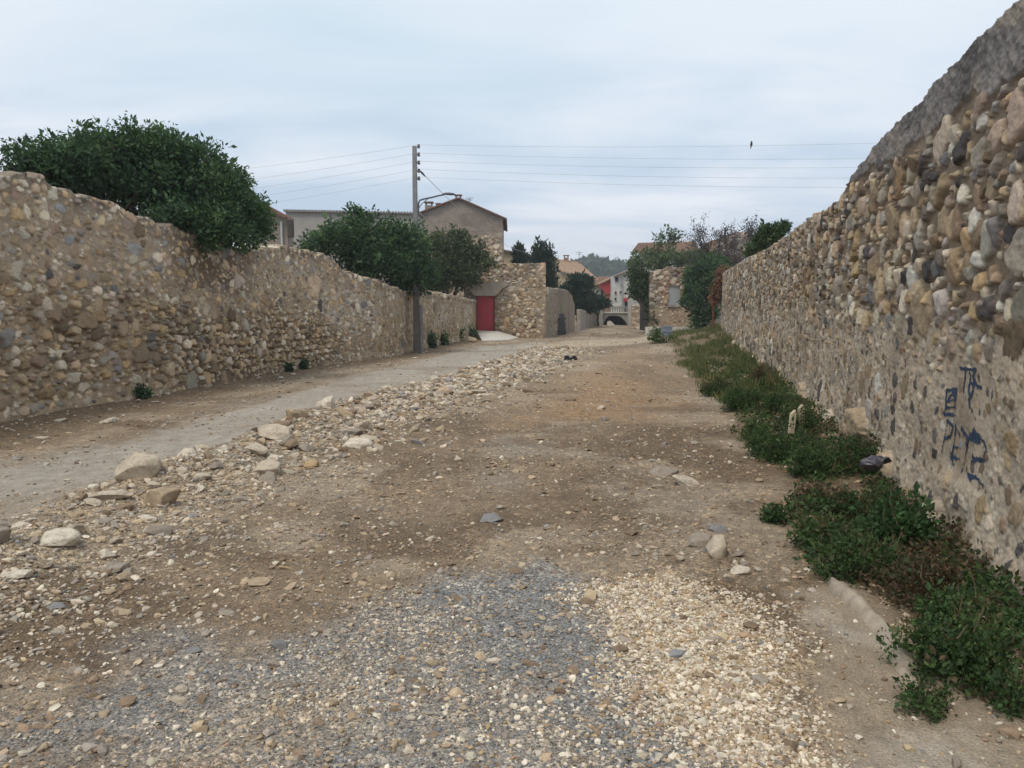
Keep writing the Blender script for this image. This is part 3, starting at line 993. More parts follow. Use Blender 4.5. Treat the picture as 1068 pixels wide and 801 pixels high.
def limb(mb, p0, p1, r0, r1, rng, n=5, wob=0.12):
    p0, p1 = Vector(p0), Vector(p1)
    L = (p1 - p0).length
    pts = []
    for i in range(n + 1):
        t = i / n
        p = p0.lerp(p1, t)
        if 0 < i < n:
            p += Vector(rng.normal(size=3)) * wob * L * 0.25
        pts.append(p)
    mb.tube(pts, [r0 + (r1 - r0) * i / n for i in range(n + 1)], 7)
    return pts


def tree(name, label, cat, base, blobs, clumps, per, cr, leaf, pal, seed, trunk_r=0.12, group=None, crown_name='crown', limbs=True, **kw):
    rng = np.random.default_rng(seed)
    base = Vector(base)
    r = thing(name, label, cat, base, group)
    mb = MB()
    cen = Vector(np.average(np.array([b[:3] for b in blobs]), axis=0))
    fork = base.lerp(cen, 0.45)
    limb(mb, base - Vector((0, 0, 0.2)), fork, trunk_r, trunk_r * 0.75, rng)
    if limbs:
        for b in blobs:
            e = Vector(b[:3]) + Vector(rng.normal(size=3)) * 0.1
            pts = limb(mb, fork, e, trunk_r * 0.55, trunk_r * 0.16, rng)
            for _ in range(3):
                dd = Vector(rand_dirs(rng, 1)[0])
                e2 = Vector(b[:3]) + Vector((dd.x * b[3], dd.y * b[4], abs(dd.z) * b[5])) * 0.85
                limb(mb, pts[3], e2, trunk_r * 0.2, trunk_r * 0.06, rng, 4)
    mb.build("trunk", M['bark'], r, smooth=True)
    V, Q, C = crown_arrays(rng, blobs, clumps, per, cr, leaf, pal, **kw)
    np_mesh(crown_name, V, Q, M['leaf'], r, {"col": C})
    return r


G_DARK = [((0.046, 0.088, 0.046), 4), ((0.062, 0.115, 0.054), 4), ((0.095, 0.150, 0.064), 2), ((0.034, 0.064, 0.040), 3)]
G_MID = [((0.040, 0.075, 0.030), 4), ((0.055, 0.092, 0.034), 3), ((0.030, 0.055, 0.024), 3), ((0.075, 0.100, 0.040), 1)]
G_OLIVE = [((0.058, 0.080, 0.036), 4), ((0.075, 0.098, 0.042), 3), ((0.040, 0.060, 0.028), 3)]
G_CYP = [((0.016, 0.036, 0.026), 4), ((0.022, 0.046, 0.030), 3), ((0.030, 0.055, 0.034), 1)]
G_WEED = [((0.040, 0.078, 0.028), 4), ((0.060, 0.105, 0.036), 4), ((0.085, 0.130, 0.046), 2), ((0.030, 0.055, 0.024), 2), ((0.11, 0.095, 0.05), 0.7)]
G_DRY = [((0.11, 0.075, 0.045), 3), ((0.075, 0.050, 0.032), 3), ((0.045, 0.060, 0.028), 2), ((0.16, 0.115, 0.07), 1)]
G_GREY = [((0.075, 0.062, 0.070), 4), ((0.10, 0.082, 0.088), 3), ((0.055, 0.048, 0.05), 2)]
G_RUST = [((0.20, 0.105, 0.062), 4), ((0.13, 0.065, 0.042), 3), ((0.28, 0.18, 0.115), 2)]

# ------------------------------------------------------------------ far hill and its wood
hx = np.linspace(-40, 260, 90); hy = np.linspace(330, 640, 50)
HXg, HYg = np.meshgrid(hx, hy, indexing='ij')


def hill_z(X, Y):
    # crest seen between x=585 and x=680 of the photograph
    u = X / Y * FPX + CX
    crest = np.interp(u, [470, 540, 585, 607, 622, 634, 645, 658, 672, 700, 760, 860], [10, 16, 24, 29, 31, 27, 29.5, 22, 18, 15, 12, 8])
    return crest * (1 - ((Y - 470) / 170.0) ** 2).clip(0, 1) * (Y / 470) + 0.0


HZg = hill_z(HXg, HYg) - 1.5
hid = np.arange(HXg.size).reshape(HXg.shape)
hq = np.stack([hid[:-1, :-1], hid[1:, :-1], hid[1:, 1:], hid[:-1, 1:]], -1).reshape(-1, 4)
hill_o = np_mesh("hill", np.stack([HXg, HYg, HZg], -1).reshape(-1, 3), hq, plain_mat("hill_earth", (0.07, 0.085, 0.05), (0.045, 0.06, 0.035), 0.05, bump=0), smooth=True)
tag(hill_o, kind="structure")
rng = np.random.default_rng(5)
nT = 2600
tx_ = rng.uniform(0, 200, nT); ty_ = rng.uniform(380, 480, nT)
tz_ = hill_z(tx_, ty_)
tb = [(a, b, c + 0.5, r_, r_, r_ * 0.9, 1.0) for a, b, c, r_ in zip(tx_, ty_, tz_, rng.uniform(1.6, 3.6, nT))]
V, Q, C = crown_arrays(rng, tb, nT * 4, 6, 0.6, 1.9, [((0.030, 0.052, 0.030), 3), ((0.040, 0.066, 0.034), 3), ((0.024, 0.040, 0.026), 2)], shell=(0.5, 1.0), width=0.8)
wood_o = np_mesh("forest", V, Q, M['leaf'], None, {"col": C})
tag(wood_o, "dense dark green wood covering the far hill", "forest", kind="stuff")

# ------------------------------------------------------------------ roofs
def tile_roof(name, mat, parent, e0, e1, r0, r1, n, amp=0.045, thick=0.08):
    """e0-e1 eave, r0-r1 ridge; wavy rows of tiles run from eave to ridge"""
    e0, e1, r0, r1 = (np.array(p, float) for p in (e0, e1, r0, r1))
    nu, nv = n * 4 + 1, 14
    u = np.linspace(0, 1, nu)[:, None, None]; v = np.linspace(0, 1, nv)[None, :, None]
    P = (e0 * (1 - u) + e1 * u) * (1 - v) + (r0 * (1 - u) + r1 * u) * v
    nrm = np.cross(e1 - e0, r0 - e0); nrm /= np.linalg.norm(nrm)
    if nrm[2] < 0: nrm = -nrm
    wave = amp * np.cos(u * n * 2 * math.pi) + 0.018 * ((v * 13) % 1.0)
    top = P + nrm * (wave + thick)
    bot = P - nrm * 0.02
    ID = np.arange(nu * nv).reshape(nu, nv)
    Q = np.stack([ID[:-1, :-1], ID[1:, :-1], ID[1:, 1:], ID[:-1, 1:]], -1).reshape(-1, 4)
    n0 = nu * nv
    Q2 = Q[:, ::-1] + n0
    ed = []
    for a in (ID[:, 0], ID[:, -1], ID[0, :], ID[-1, :]):
        for i in range(len(a) - 1):
            ed.append((a[i], a[i + 1], a[i + 1] + n0, a[i] + n0))
    return np_mesh(name, np.concatenate([top.reshape(-1, 3), bot.reshape(-1, 3)]), np.concatenate([Q, Q2, np.array(ed)]), mat, parent)


def slab(name, mat, parent, pts, dvec, bevel=0.0):
    m = MB(); m.prism(pts, dvec)
    return m.build(name, mat, parent, bevel=bevel)


def boxp(name, mat, parent, x0, x1, y0, y1, z0, z1, bevel=0.0):
    m = MB(); m.box(min(x0, x1), max(x0, x1), min(y0, y1), max(y0, y1), min(z0, z1), max(z0, z1))
    return m.build(name, mat, parent, bevel=bevel)


def chimney(parent, p, w, h, mat, cap=True):
    c = boxp("chimney", mat, parent, p.x - w / 2, p.x + w / 2, p.y - w / 2, p.y + w / 2, p.z - 0.8, p.z + h)
    if cap:
        m = MB()
        for sx in (-1, 1):
            for sy in (-1, 1):
                m.box(p.x + sx * w * 0.38 - 0.05, p.x + sx * w * 0.38 + 0.05, p.y + sy * w * 0.38 - 0.05, p.y + sy * w * 0.38 + 0.05, p.z + h, p.z + h + 0.22)
        m.box(p.x - w * 0.62, p.x + w * 0.62, p.y - w * 0.62, p.y + w * 0.62, p.z + h + 0.22, p.z + h + 0.30)
        m.build("chimney_cap", M['tile'], c)
    return c


# ------------------------------------------------------------------ left: small house glimpsed behind the big tree
Y0 = 40.0
a, b = at(262, 211, Y0), at(299, 228, Y0)
h1 = thing("house", "small tan house end with red-brown sloping roof edge, right of the large bushy tree", "house", (a.x, Y0, 0))
slab("wall", M['render_brown'], h1, [(at(255, 0, Y0).x, Y0, -0.2), (at(293.5, 0, Y0).x, Y0, -0.2), (at(293.5, 0, Y0).x, Y0, at(293, 226.5, Y0).z), (at(255, 0, Y0).x, Y0, at(255, 210, Y0).z)], (0, 1.0, 0))
tile_roof("roof", M['tile_red'], h1, (b.x, Y0 - 0.35, b.z), (b.x, Y0 + 1.2, b.z), (at(250, 0, Y0).x, Y0 - 0.35, at(250, 205.5, Y0).z), (at(250, 0, Y0).x, Y0 + 1.2, at(250, 205.5, Y0).z), 7)
boxp("eave_board", M['dark_wood'], h1, at(294.2, 0, Y0).x, at(298.6, 0, Y0).x, Y0 - 0.2, Y0 + 0.3, at(0, 247, Y0).z, at(0, 229.6, Y0).z)
m = MB(); q_ = at(293.4, 231, Y0 - 0.12); m.tube([(q_.x, q_.y, q_.z), (q_.x, q_.y, -0.1)], 0.06)
m.build("downpipe", M['shutter'], h1)

# long warehouse wall
Y0 = 55.0
a, b = at(298, 221, Y0), at(436, 223.5, Y0)
wh = thing("warehouse", "long grey rendered building with a toothed tile edge, behind the dark shrub", "warehouse", (a.x, Y0, 0))
slab("wall", M['render_grey'], wh, [(a.x, Y0, -0.2), (b.x, Y0, -0.2), (b.x, Y0, b.z), (a.x, Y0, a.z)], (0, 2.5, 0))
tile_roof("roof", M['tile_grey'], wh, (a.x - 0.1, Y0 - 0.22, a.z + 0.02), (b.x + 0.1, Y0 - 0.22, b.z + 0.02), (a.x - 0.1, Y0 + 2.6, a.z + 0.05), (b.x + 0.1, Y0 + 2.6, b.z + 0.05), 46, amp=0.085)

# gabled house
Y0 = 64.0
gh_l, gh_p, gh_r = at(437, 223, Y0), at(478.5, 207.5, Y0), at(524.5, 227.5, Y0)
gh = thing("house", "tall gabled house with brown render crumbling off stonework, above the red gate", "house", (gh_l.x, Y0, 0))


def gh_mortar(S, V, T, Y):
    h = 0.02 * fbm(S * 1.2, V * 1.2, 501, 3) + 0.012 * fbm(S * 7, V * 7, 503, 3)
    c = np.empty((*S.shape, 3)); c[:] = (0.255, 0.215, 0.18)
    c = mixc(c, np.array((0.20, 0.165, 0.14)), sstep(-0.1, 0.5, fbm(S * 0.5, V * 1.6, 505, 4)))
    ln = np.exp(-((V - T.max() + 2.6 + 0.1 * fbm(S * 1, V * 0, 507, 2)) / 0.06) ** 2)
    c = mixc(c, np.array((0.15, 0.125, 0.11)), 0.7 * ln)
    low = sstep(7.5, 6.8, V - 0.12 * S + 0.5 * fbm(S * 0.6, V * 0.6, 509, 3))
    c = mixc(c, np.array((0.33, 0.26, 0.20)), low * 0.8)
    h = h - 0.05 * low
    return h, c


ght = gh_p.z
rubble_object("wall", M['far_masonry'], gh, [(gh_l.x, Y0, gh_l.z), (gh_p.x, Y0, gh_p.z), (gh_r.x, Y0, gh_r.z)], 1, 0.0, 0.055, 0.055,
              [dict(n=1500, size=0.15, v=lambda s, t: (1.5, min(t - 0.2, 7.0 + 0.12 * s)), prot=(0.0, 0.05), w={'tan': 4, 'pale': 3, 'pink': 3, 'grey': 1}, asp=(0.5, 1)),
               dict(n=1600, size=0.09, v=lambda s, t: (1.5, min(t - 0.2, 7.0 + 0.12 * s)), prot=(0.0, 0.04), w={'tan': 4, 'pale': 3, 'pink': 3, 'grey': 1}, asp=(0.5, 1))],
              gh_mortar, 510, thick=0.4, top_rough=0.0)
slab("side_wall", M['render_brown'], gh, [(gh_l.x + 0.02, Y0 + 0.42, -0.2), (gh_r.x - 0.02, Y0 + 0.42, -0.2), (gh_r.x - 0.02, Y0 + 0.42, gh_r.z - 0.04), (gh_p.x, Y0 + 0.42, gh_p.z - 0.05), (gh_l.x + 0.02, Y0 + 0.42, gh_l.z - 0.04)], (0, 9, 0))
rf = []
for e, sx in ((gh_l, -1), (gh_r, 1)):
    ex = e.x + sx * 0.3
    ez = e.z - 0.3 * (gh_p.z - e.z) / abs(gh_p.x - e.x)
    rf.append(tile_roof("roof", M['tile_red'], gh, (ex, Y0 - 0.3, ez), (ex, Y0 + 9.6, ez), (gh_p.x, Y0 - 0.3, gh_p.z + 0.02), (gh_p.x, Y0 + 9.6, gh_p.z + 0.02), 36, thick=0.05))
chimney(rf[0], at(447.5, 222, 66), 0.62, at(447.5, 214.5, 66).z - at(447.5, 222, 66).z, M['render_brown'])
chimney(rf[0], at(457.5, 220, 67), 0.42, at(457.5, 215.8, 67).z - at(457.5, 220, 67).z, M['render_brown'])
chimney(rf[0], at(478, 210, 66), 0.5, at(478, 207, 66).z - at(478, 210, 66).z, M['brick'])
m = MB(); q_ = at(489.5, 213, 66)
m.tube([q_ - Vector((0, 0, 0.8)), q_ + Vector((0, 0, 0.5))], 0.025)
for dz, w_ in ((0.5, 0.35), (0.38, 0.28), (0.26, 0.22)):
    m.tube([q_ + Vector((-w_, 0, dz)), q_ + Vector((w_, 0.1, dz + 0.05))], 0.018)
m.build("antenna", M['metal'], gh)

# cream house and tiled houses beyond the gate
Y0 = 76.0
a = at(524, 262, Y0)
ch = thing("house", "small cream house with a dark low roof edge, left of the tall cypress", "house", (a.x, Y0, 0))
p0, p1, p2 = at(520, 261, Y0), at(545, 264.5, Y0), at(557, 268, Y0)
slab("wall", M['cream'], ch, [(p0.x, Y0, -0.2), (p2.x, Y0, -0.2), (p2.x, Y0, p2.z), (p1.x, Y0, p1.z), (p0.x, Y0, p0.z)], (0, 8, 0))
tile_roof("roof", M['tile_grey'], ch, (p2.x + 0.4, Y0 - 0.4, p2.z - 0.05), (p2.x + 0.4, Y0 + 8.4, p2.z - 0.05), (p0.x - 0.4, Y0 - 0.4, p0.z + 0.1), (p0.x - 0.4, Y0 + 8.4, p0.z + 0.1), 30)
boxp("window", M['glass_dark'], ch, at(547, 0, Y0).x, at(551, 0, Y0).x, Y0 - 0.04, Y0 + 0.05, at(0, 277, Y0).z, at(0, 271, Y0).z)

Y0 = 84.0
vh = thing("house", "village house with a wide pale brown tiled roof above dark conifers", "house", (at(590, 0, Y0).x, Y0, 0))
e0, e1, r0, r1 = at(584, 283, Y0), at(624, 292.5, Y0), at(576, 270, Y0 + 7), at(603, 274, Y0 + 7)
slab("wall", M['cream'], vh, [(at(573, 0, Y0).x, Y0 + 0.5, -0.2), (e1.x - 0.3, Y0 + 0.5, -0.2), (e1.x - 0.3, Y0 + 0.5, e1.z - 0.1), (e0.x, Y0 + 0.5, e0.z - 0.1), (at(573, 0, Y0).x, Y0 + 0.5, at(573, 276, Y0).z)], (0, 6, 0))
vr = tile_roof("roof", M['tile_pale'], vh, e0, e1, r0, r1, 26)
chimney(vr, at(590.5, 272, Y0 + 6.5), 0.55, 0.35, M['brick'])
m = MB(); q_ = at(604, 276, Y0 + 6); m.tube([q_ - Vector((0, 0, 0.3)), q_ + Vector((0, 0, 1.5))], 0.03)
for dz, w_ in ((1.4, 0.4), (1.2, 0.3)):
    m.tube([q_ + Vector((-w_, 0, dz)), q_ + Vector((w_, 0.1, dz))], 0.02)
m.build("antenna", M['metal'], vh)

Y0 = 98.0
oh = thing("house", "low house with an orange tiled roof, left of the red-clad house", "house", (at(616, 0, Y0).x, Y0, 0))
tile_roof("roof", M['tile'], oh, at(608, 299, Y0), at(632, 298, Y0), at(612, 290, Y0 + 6), at(636, 288.5, Y0 + 6), 16)
boxp("wall", M['white'], oh, at(609, 0, Y0).x, at(631, 0, Y0).x, Y0 + 0.4, Y0 + 6, -0.2, at(0, 298.8, Y0).z)

Y0 = 95.0
rh = thing("house", "red-clad house with a slanting edge, left of the white town house", "house", (at(636, 0, Y0).x, Y0, 0))
slab("wall", M['brick'], rh, [(at(633, 0, Y0).x, Y0, -0.2), (at(645, 0, Y0).x, Y0, -0.2), at(645, 290, Y0), at(633, 300, Y0)], (0, 6, 0))
slab("cladding", M['red_clad'], rh, [at(633, 307, Y0 - 0.15), at(644.5, 307, Y0 - 0.15), at(644.5, 287.5, Y0 - 0.15), at(624, 297.5, Y0 - 0.15)], (0, 0.14, 0))
tile_roof("roof", M['tile_pale'], rh, at(626, 296.2, Y0 - 0.4), at(626, 296.2, Y0 - 0.4) + Vector((0, 7, 0)), at(646, 286.6, Y0 - 0.4), at(646, 286.6, Y0 - 0.4) + Vector((0, 7, 0)), 24)

Y0 = 92.0
th = thing("house", "narrow white plastered town house with a red awning, behind the small bridge", "house", (at(655, 0, Y0).x, Y0, 0))
xl, xr = at(643, 0, Y0).x, at(672, 0, Y0).x
slab("wall", M['white'], th, [(xl, Y0, 0.2), (xr, Y0, 0.2), (xr, Y0, at(672, 280, Y0).z), (at(659, 0, Y0).x, Y0, at(659, 281.5, Y0).z), (xl, Y0, at(643, 288, Y0).z)], (0, 2.2, 0))
slab("roof", M['tile'], th, [at(640.5, 289, Y0 - 0.5), at(659, 281.5, Y0 - 0.5), at(674, 279, Y0 - 0.5), at(674, 278, Y0 - 0.5), at(659, 280, Y0 - 0.5), at(640.5, 287.6, Y0 - 0.5)], (0, 3, 0))
for (x0, x1, y0, y1) in ((645.2, 648.6, 288.8, 293.2), (651.8, 654.6, 295.5, 299), (645, 647, 304, 306.5), (645, 647, 310.5, 313), (650.5, 652.5, 303.5, 305)):
    w_ = boxp("window", M['glass_dark'], th, at(x0, 0, Y0).x, at(x1, 0, Y0).x, Y0 - 0.03, Y0 + 0.1, at(0, y1, Y0).z, at(0, y0, Y0).z)
    boxp("sill", M['concrete'], w_, at(x0 - 0.4, 0, Y0).x, at(x1 + 0.4, 0, Y0).x, Y0 - 0.12, Y0 - 0.032, at(0, y1 + 0.7, Y0).z, at(0, y1, Y0).z - 0.003)
aw = at(654.5, 0, Y0).x; aw1 = at(664, 0, Y0).x
slab("awning", M['red_sign'], th, [(aw, Y0 - 0.003, at(0, 310.5, Y0).z), (aw, Y0 - 0.8, at(0, 313.0, Y0).z), (aw, Y0 - 0.8, at(0, 315, Y0).z), (aw, Y0 - 0.003, at(0, 312, Y0).z)], (aw1 - aw, 0, 0))
boxp("shop_opening", M['glass_dark'], th, at(656, 0, Y0).x, at(663, 0, Y0).x, Y0 - 0.05, Y0 + 0.1, 0.3, at(0, 314, Y0).z)  # flat dark panel stands in for the shaded inside of the shop opening
for xx in (649, 650.2):
    m = MB(); q_ = at(xx, 290, Y0 - 0.12); m.tube([(q_.x, q_.y, q_.z), (q_.x, q_.y, 0.3)], 0.06)
    m.build("downpipe", M['shutter'], th)
m = MB(); q_ = at(667.5, 311, 84.5)
m.box(q_.x - 0.22, q_.x + 0.22, 84.3, 84.7, -0.2, q_.z); m.box(q_.x - 0.3, q_.x + 0.3, 84.22, 84.78, q_.z, q_.z + 0.12)
tag(m.build("gate_post", M['white'], None), "white square post standing at the right end of the small bridge", "post")

# ------------------------------------------------------------------ bridge
Y0 = 85.0
br = thing("bridge", "small grey road bridge with a dark low arch and slotted parapet across the road", "bridge", (at(647, 0, Y0).x, Y0, -0.1))
xa, xb = at(632.5, 0, Y0).x, at(662, 0, Y0).x
x0, x1 = at(628, 0, Y0).x, at(672, 0, Y0).x
zt = at(0, 326.6, Y0).z; zc = at(0, 329.2, Y0).z
arch = [(xa + (xb - xa) * i / 16, Y0, -0.5 + (zc + 0.5) * (1 - (abs(i / 16 - 0.42) / 0.58) ** 2.6 if i / 16 > 0.42 else 1 - (abs(i / 16 - 0.42) / 0.42) ** 5 * 1.0)) for i in range(17)]
front = [(x0, Y0, -0.5)] + arch + [(x1, Y0, -0.5), (x1, Y0, zt), (x0, Y0, zt)]
vault = MB()
n_ = len(arch)
bk = Vector((0, 22, 0))
vault.poly([Vector(p) for p in arch] + [Vector(p) + bk for p in arch], [(i, i + 1, i + 1 + n_, i + n_) for i in range(n_ - 1)] + [tuple(range(n_, 2 * n_))])
# spandrel face as quads above the arch
for (pa, pb) in zip(arch[:-1], arch[1:]):
    vault.poly([pa, pb, (pb[0], Y0, zt), (pa[0], Y0, zt)], [(0, 1, 2, 3)])
vault.box(x0, xa, Y0, Y0 + 22, -0.5, zt - 0.003); vault.box(xb, x1, Y0, Y0 + 22, -0.5, zt - 0.003)
vault.box(x0 + 0.01, x1 - 0.01, Y0 + 0.01, Y0 + 22, zt - 0.08, zt)
vault.build("arch", M['concrete'], br)
m = MB()
m.box(x0 - 0.1, x1 + 0.1, Y0 - 0.12, Y0 + 0.28, zt, zt + 0.13)
m.build("deck_edge", M['pale_concrete'], br)
zp = at(0, 319.5, Y0).z
m = MB()
m.box(x0, x1 - 0.6, Y0 - 0.02, Y0 + 0.18, zp - 0.13, zp)
m.box(x0, x1 - 0.6, Y0 + 0.02, Y0 + 0.14, zt + 0.45, zt + 0.53)
nb = 15
for i in range(nb + 1):
    xx = x0 + (x1 - 0.72 - x0) * i / nb
    m.box(xx, xx + 0.10, Y0 + 0.0, Y0 + 0.16, zt + 0.13, zp - 0.13)
m.build("parapet", M['concrete'], br)
boxp("pier", M['concrete'], br, at(627, 0, Y0).x, at(631.6, 0, Y0).x, Y0 - 0.9, Y0 - 0.13, -0.5, at(0, 318.5, Y0).z)
m = MB()
qa, qb, qc = at(633.5, 340, 84.2), at(641.5, 339.5, 84.2), at(634.5, 334.5, 84.2)
m.prism([(qa.x, 84.2, -0.3), (qb.x, 84.2, -0.3), (qb.x, 84.2, qb.z + 0.05), (qc.x + 0.25, 84.2, qc.z), (qa.x, 84.2, qc.z - 0.1)], (0, 0.5, 0))
tag(m.build("slab", M['pale_concrete'], None, bevel=0.03), "white tilted concrete slab in the left mouth of the bridge arch", "slab")

# low grey wall and curved wall left of the bridge
def plain_mortar(c0, c1, seed, streak=0.4):
    def f(S, V, T, Y):
        h = 0.025 * fbm(S * 1.1, V * 1.1, seed, 3) + 0.012 * fbm(S * 6, V * 6, seed + 2, 3)
        c = np.empty((*S.shape, 3)); c[:] = c0
        c = mixc(c, np.array(c1), sstep(-0.15, 0.5, fbm(S * 1.3, V * streak, seed + 4, 4, 0.6)))
        return h, c
    return f


p0, p1 = gp(604, 344.5), gp(628, 342)
lw_o, _ = rubble_object("low_wall", M['far_masonry'], None, [(p0.x, 62.0, at(603, 322.5, 62).z), ((p0.x + p1.x) / 2, 71, at(616, 325, 71).z), (at(628, 0, 83).x, 83.0, at(628, 325.5, 83).z)], 1, 0.0, 0.08, 0.08, [],
                        plain_mortar((0.33, 0.29, 0.245), (0.22, 0.195, 0.17), 520), 521, thick=0.3, top_rough=0.03)
tag(lw_o, "low plain grey-brown rendered wall leading up to the left end of the bridge", "wall")

# ------------------------------------------------------------------ red gate building
YG = 46.0
gt = thing("gateway", "old stone gateway with a red metal door under a heavy concrete lintel", "gateway", (at(520, 0, YG).x, YG, 0))


def gate_mortar(seed, wear=0.5):
    def f(S, V, T, Y):
        h = 0.03 * fbm(S * 1.3, V * 1.3, seed, 3) + 0.02 * fbm(S * 6, V * 6, seed + 2, 3)
        c = np.empty((*S.shape, 3)); c[:] = (0.29, 0.225, 0.16)
        c = mixc(c, np.array((0.20, 0.15, 0.105)), sstep(-0.1, 0.5, fbm(S * 1.2, V * 0.8, seed + 4, 4)))
        c = mixc(c, np.array((0.36, 0.30, 0.225)), sstep(0.1, 0.5, fbm(S * 2.2, V * 0.5, seed + 6, 4)) * 0.6)
        c = mixc(c, np.array((0.12, 0.105, 0.09)), sstep(0.4, 0.05, T - V) * 0.6)
        return h, c
    return f


PS = lambda n, sz, lo, hi, **k: dict(n=n, size=sz, v=lambda s, t: (lo if lo >= 0 else t + lo, min(hi, t)), prot=(0.02, 0.06), w=k.pop('w', {'tan': 5, 'pale': 3, 'brown': 2, 'grey': 2, 'ochre': 1}), asp=(0.5, 1), **k)
# right of the door: its top slopes up to the right
xa, xb, xc = at(515.5, 0, YG).x, at(545, 0, YG).x, at(562, 0, YG).x
rubble_object("front_wall", M['far_masonry'], gt, [(xa, YG, at(515, 306, YG).z), (at(522, 0, YG).x, YG - 0.15, at(522, 298, YG).z), (xb, YG - 0.5, at(545, 292.5, YG).z), (xc, YG - 1.0, at(562, 287, YG).z)], 1, 0.0, 0.035, 0.035,
              [PS(500, 0.11, 0, 9), PS(1200, 0.06, 0, 9)], gate_mortar(530), 531, thick=0.9, top_rough=0.05)
# upper wall set back
ua, ub = at(482, 0, YG + 1.2).x, at(566, 0, YG + 1.2).x
rubble_object("upper_wall", M['far_masonry'], gt, [(ua, YG + 1.2, at(484, 292, YG + 1.2).z), (at(489, 0, YG + 1.2).x, YG + 1.2, at(489, 284, YG + 1.2).z), (at(497, 0, YG + 1.2).x, YG + 1.2, at(497, 275, YG + 1.2).z), (at(545, 0, YG + 1.2).x, YG + 1.1, at(545, 275, YG + 1.2).z), (ub, YG + 0.6, at(566, 274.5, YG).z)], 1, 0.0, 0.04, 0.04,
              [PS(700, 0.10, 2.5, 9, w={'grey': 4, 'tan': 3, 'pale': 3, 'brown': 3}), PS(1500, 0.06, 2.5, 9, w={'grey': 4, 'tan': 3, 'pale': 3, 'brown': 3})], gate_mortar(535), 536, thick=0.5, top_rough=0.05)
# pilaster
pa, pb = at(560.5, 0, YG - 1.05).x, at(570.5, 0, YG - 1.05).x
rubble_object("pilaster", M['far_masonry'], gt, [(pa, YG - 1.05, at(562, 275, YG - 1).z), (pb, YG - 1.05, at(569, 273.5, YG - 1).z)], 1, 0.0, 0.04, 0.04, [PS(60, 0.09, 0, 9)], gate_mortar(540), 541, thick=1.8, top_rough=0.02)
# left jamb
la, lb = at(486, 0, YG - 0.1).x, at(495.2, 0, YG - 0.1).x
rubble_object("jamb", M['far_masonry'], gt, [(la, YG - 0.1, at(487, 303, YG).z), (lb, YG - 0.1, at(494.5, 308, YG).z)], 1, 0.0, 0.04, 0.04, [PS(60, 0.1, 0, 9)], gate_mortar(545), 546, thick=0.8, top_rough=0.02)
# lintel: a deep wedge of concrete
m = MB()
lf = [at(486.5, 297, YG - 0.35), at(494, 308.6, YG - 0.35), at(517, 308.6, YG - 0.35), at(524, 301, YG - 0.35), at(536, 294.6, YG - 0.35), at(512, 294, YG - 0.35)]
m.prism(lf, (0, 1.3, 0))
m.build("lintel", plain_mat("lintel_concrete", (0.40, 0.345, 0.28), (0.27, 0.23, 0.185), 2.5, bump=0.4), gt, bevel=0.03)
boxp("ledge_stone", M['pale_concrete'], gt, at(527, 0, YG).x, at(532, 0, YG).x, YG - 0.4, YG + 0.1, at(0, 294.9, YG).z, at(0, 293.2, YG).z, bevel=0.02)
zs = at(0, 344, YG).z
dr = thing_door = None
m = MB()
xd0, xd1 = lb + 0.003, xa - 0.003
m.box(xd0, xd1, YG + 0.12, YG + 0.17, zs - 0.1, at(0, 308.4, YG).z)
for i in range(1, 7):
    xx = xd0 + (xd1 - xd0) * i / 7
    m.box(xx - 0.012, xx + 0.012, YG + 0.10, YG + 0.118, zs, at(0, 309, YG).z)
dr = m.build("door", M['red_door'], gt)
boxp("handle", M['metal'], dr, xd1 - 0.16, xd1 - 0.10, YG + 0.04, YG + 0.097, zs + 0.95, zs + 1.10)
m = MB()
for (xq0, xq1, zq0, zq1) in ((xd0 + 0.003, xd0 + 0.05, zs - 0.1, at(0, 308.9, YG).z), (xd1 - 0.05, xd1 - 0.003, zs - 0.1, at(0, 308.9, YG).z)):
    m.box(xq0, xq1, YG + 0.03, YG + 0.095, zq0, zq1)
m.build("door_frame", M['rust'], dr)
# ramp
m = MB()
rp = [at(497, 344.6, YG - 0.06), at(520, 345.3, YG - 0.3), gp(541, 352.5), gp(531, 354.8), gp(503, 356)]
rp = [Vector((p.x, p.y, max(0.03, p.z))) for p in rp]
n_ = len(rp)
m.poly([p for p in rp] + [Vector((p.x, p.y, -0.25)) for p in rp], [tuple(range(n_))] + [(i, (i + 1) % n_, (i + 1) % n_ + n_, i + n_) for i in range(n_)])
tag(m.build("ramp", M['pale_concrete'], None), "pale concrete ramp sloping up from the dirt track to the red door", "ramp")

# wall running back from the gateway, its far end rounded
sw_pts = [(at(570.5, 0, YG - 0.9).x, YG - 0.9, at(570, 300, YG).z), (at(578, 0, 48.5).x, 48.5, at(578, 300.5, 48.5).z), (at(587, 0, 52).x, 52.0, at(587, 301.5, 52).z), (at(594, 0, 55.5).x, 55.5, at(594, 302.5, 55.5).z),
          (at(599, 0, 58.5).x, 58.5, at(599, 309, 58.5).z), (at(602, 0, 60.5).x, 60.5, at(602, 319, 60.5).z)]
sw_o, _ = rubble_object("stone_wall", M['far_masonry'], None, sw_pts, 1, 0.0, 0.06, 0.05, [dict(n=350, size=0.10, v=lambda s, t: (0, t), prot=(0.0, 0.05), w={'tan': 4, 'grey': 4, 'pale': 2}, s=(0, 6))],
                        plain_mortar((0.31, 0.255, 0.19), (0.22, 0.185, 0.15), 550, 0.3), 551, thick=0.5, top_rough=0.04)
tag(sw_o, "streaked rendered stone wall with a rounded far end, running back from the gateway pilaster", "wall")
q_ = at(588, 0, 51.6)
pn = thing("door_panel", "dark grey weathered door panel leaning on the streaked wall beyond the gateway", "door", (q_.x, 51.5, 0))
m = MB()
xx0, xx1 = at(583.5, 0, 51.2).x, at(593.5, 0, 51.9).x
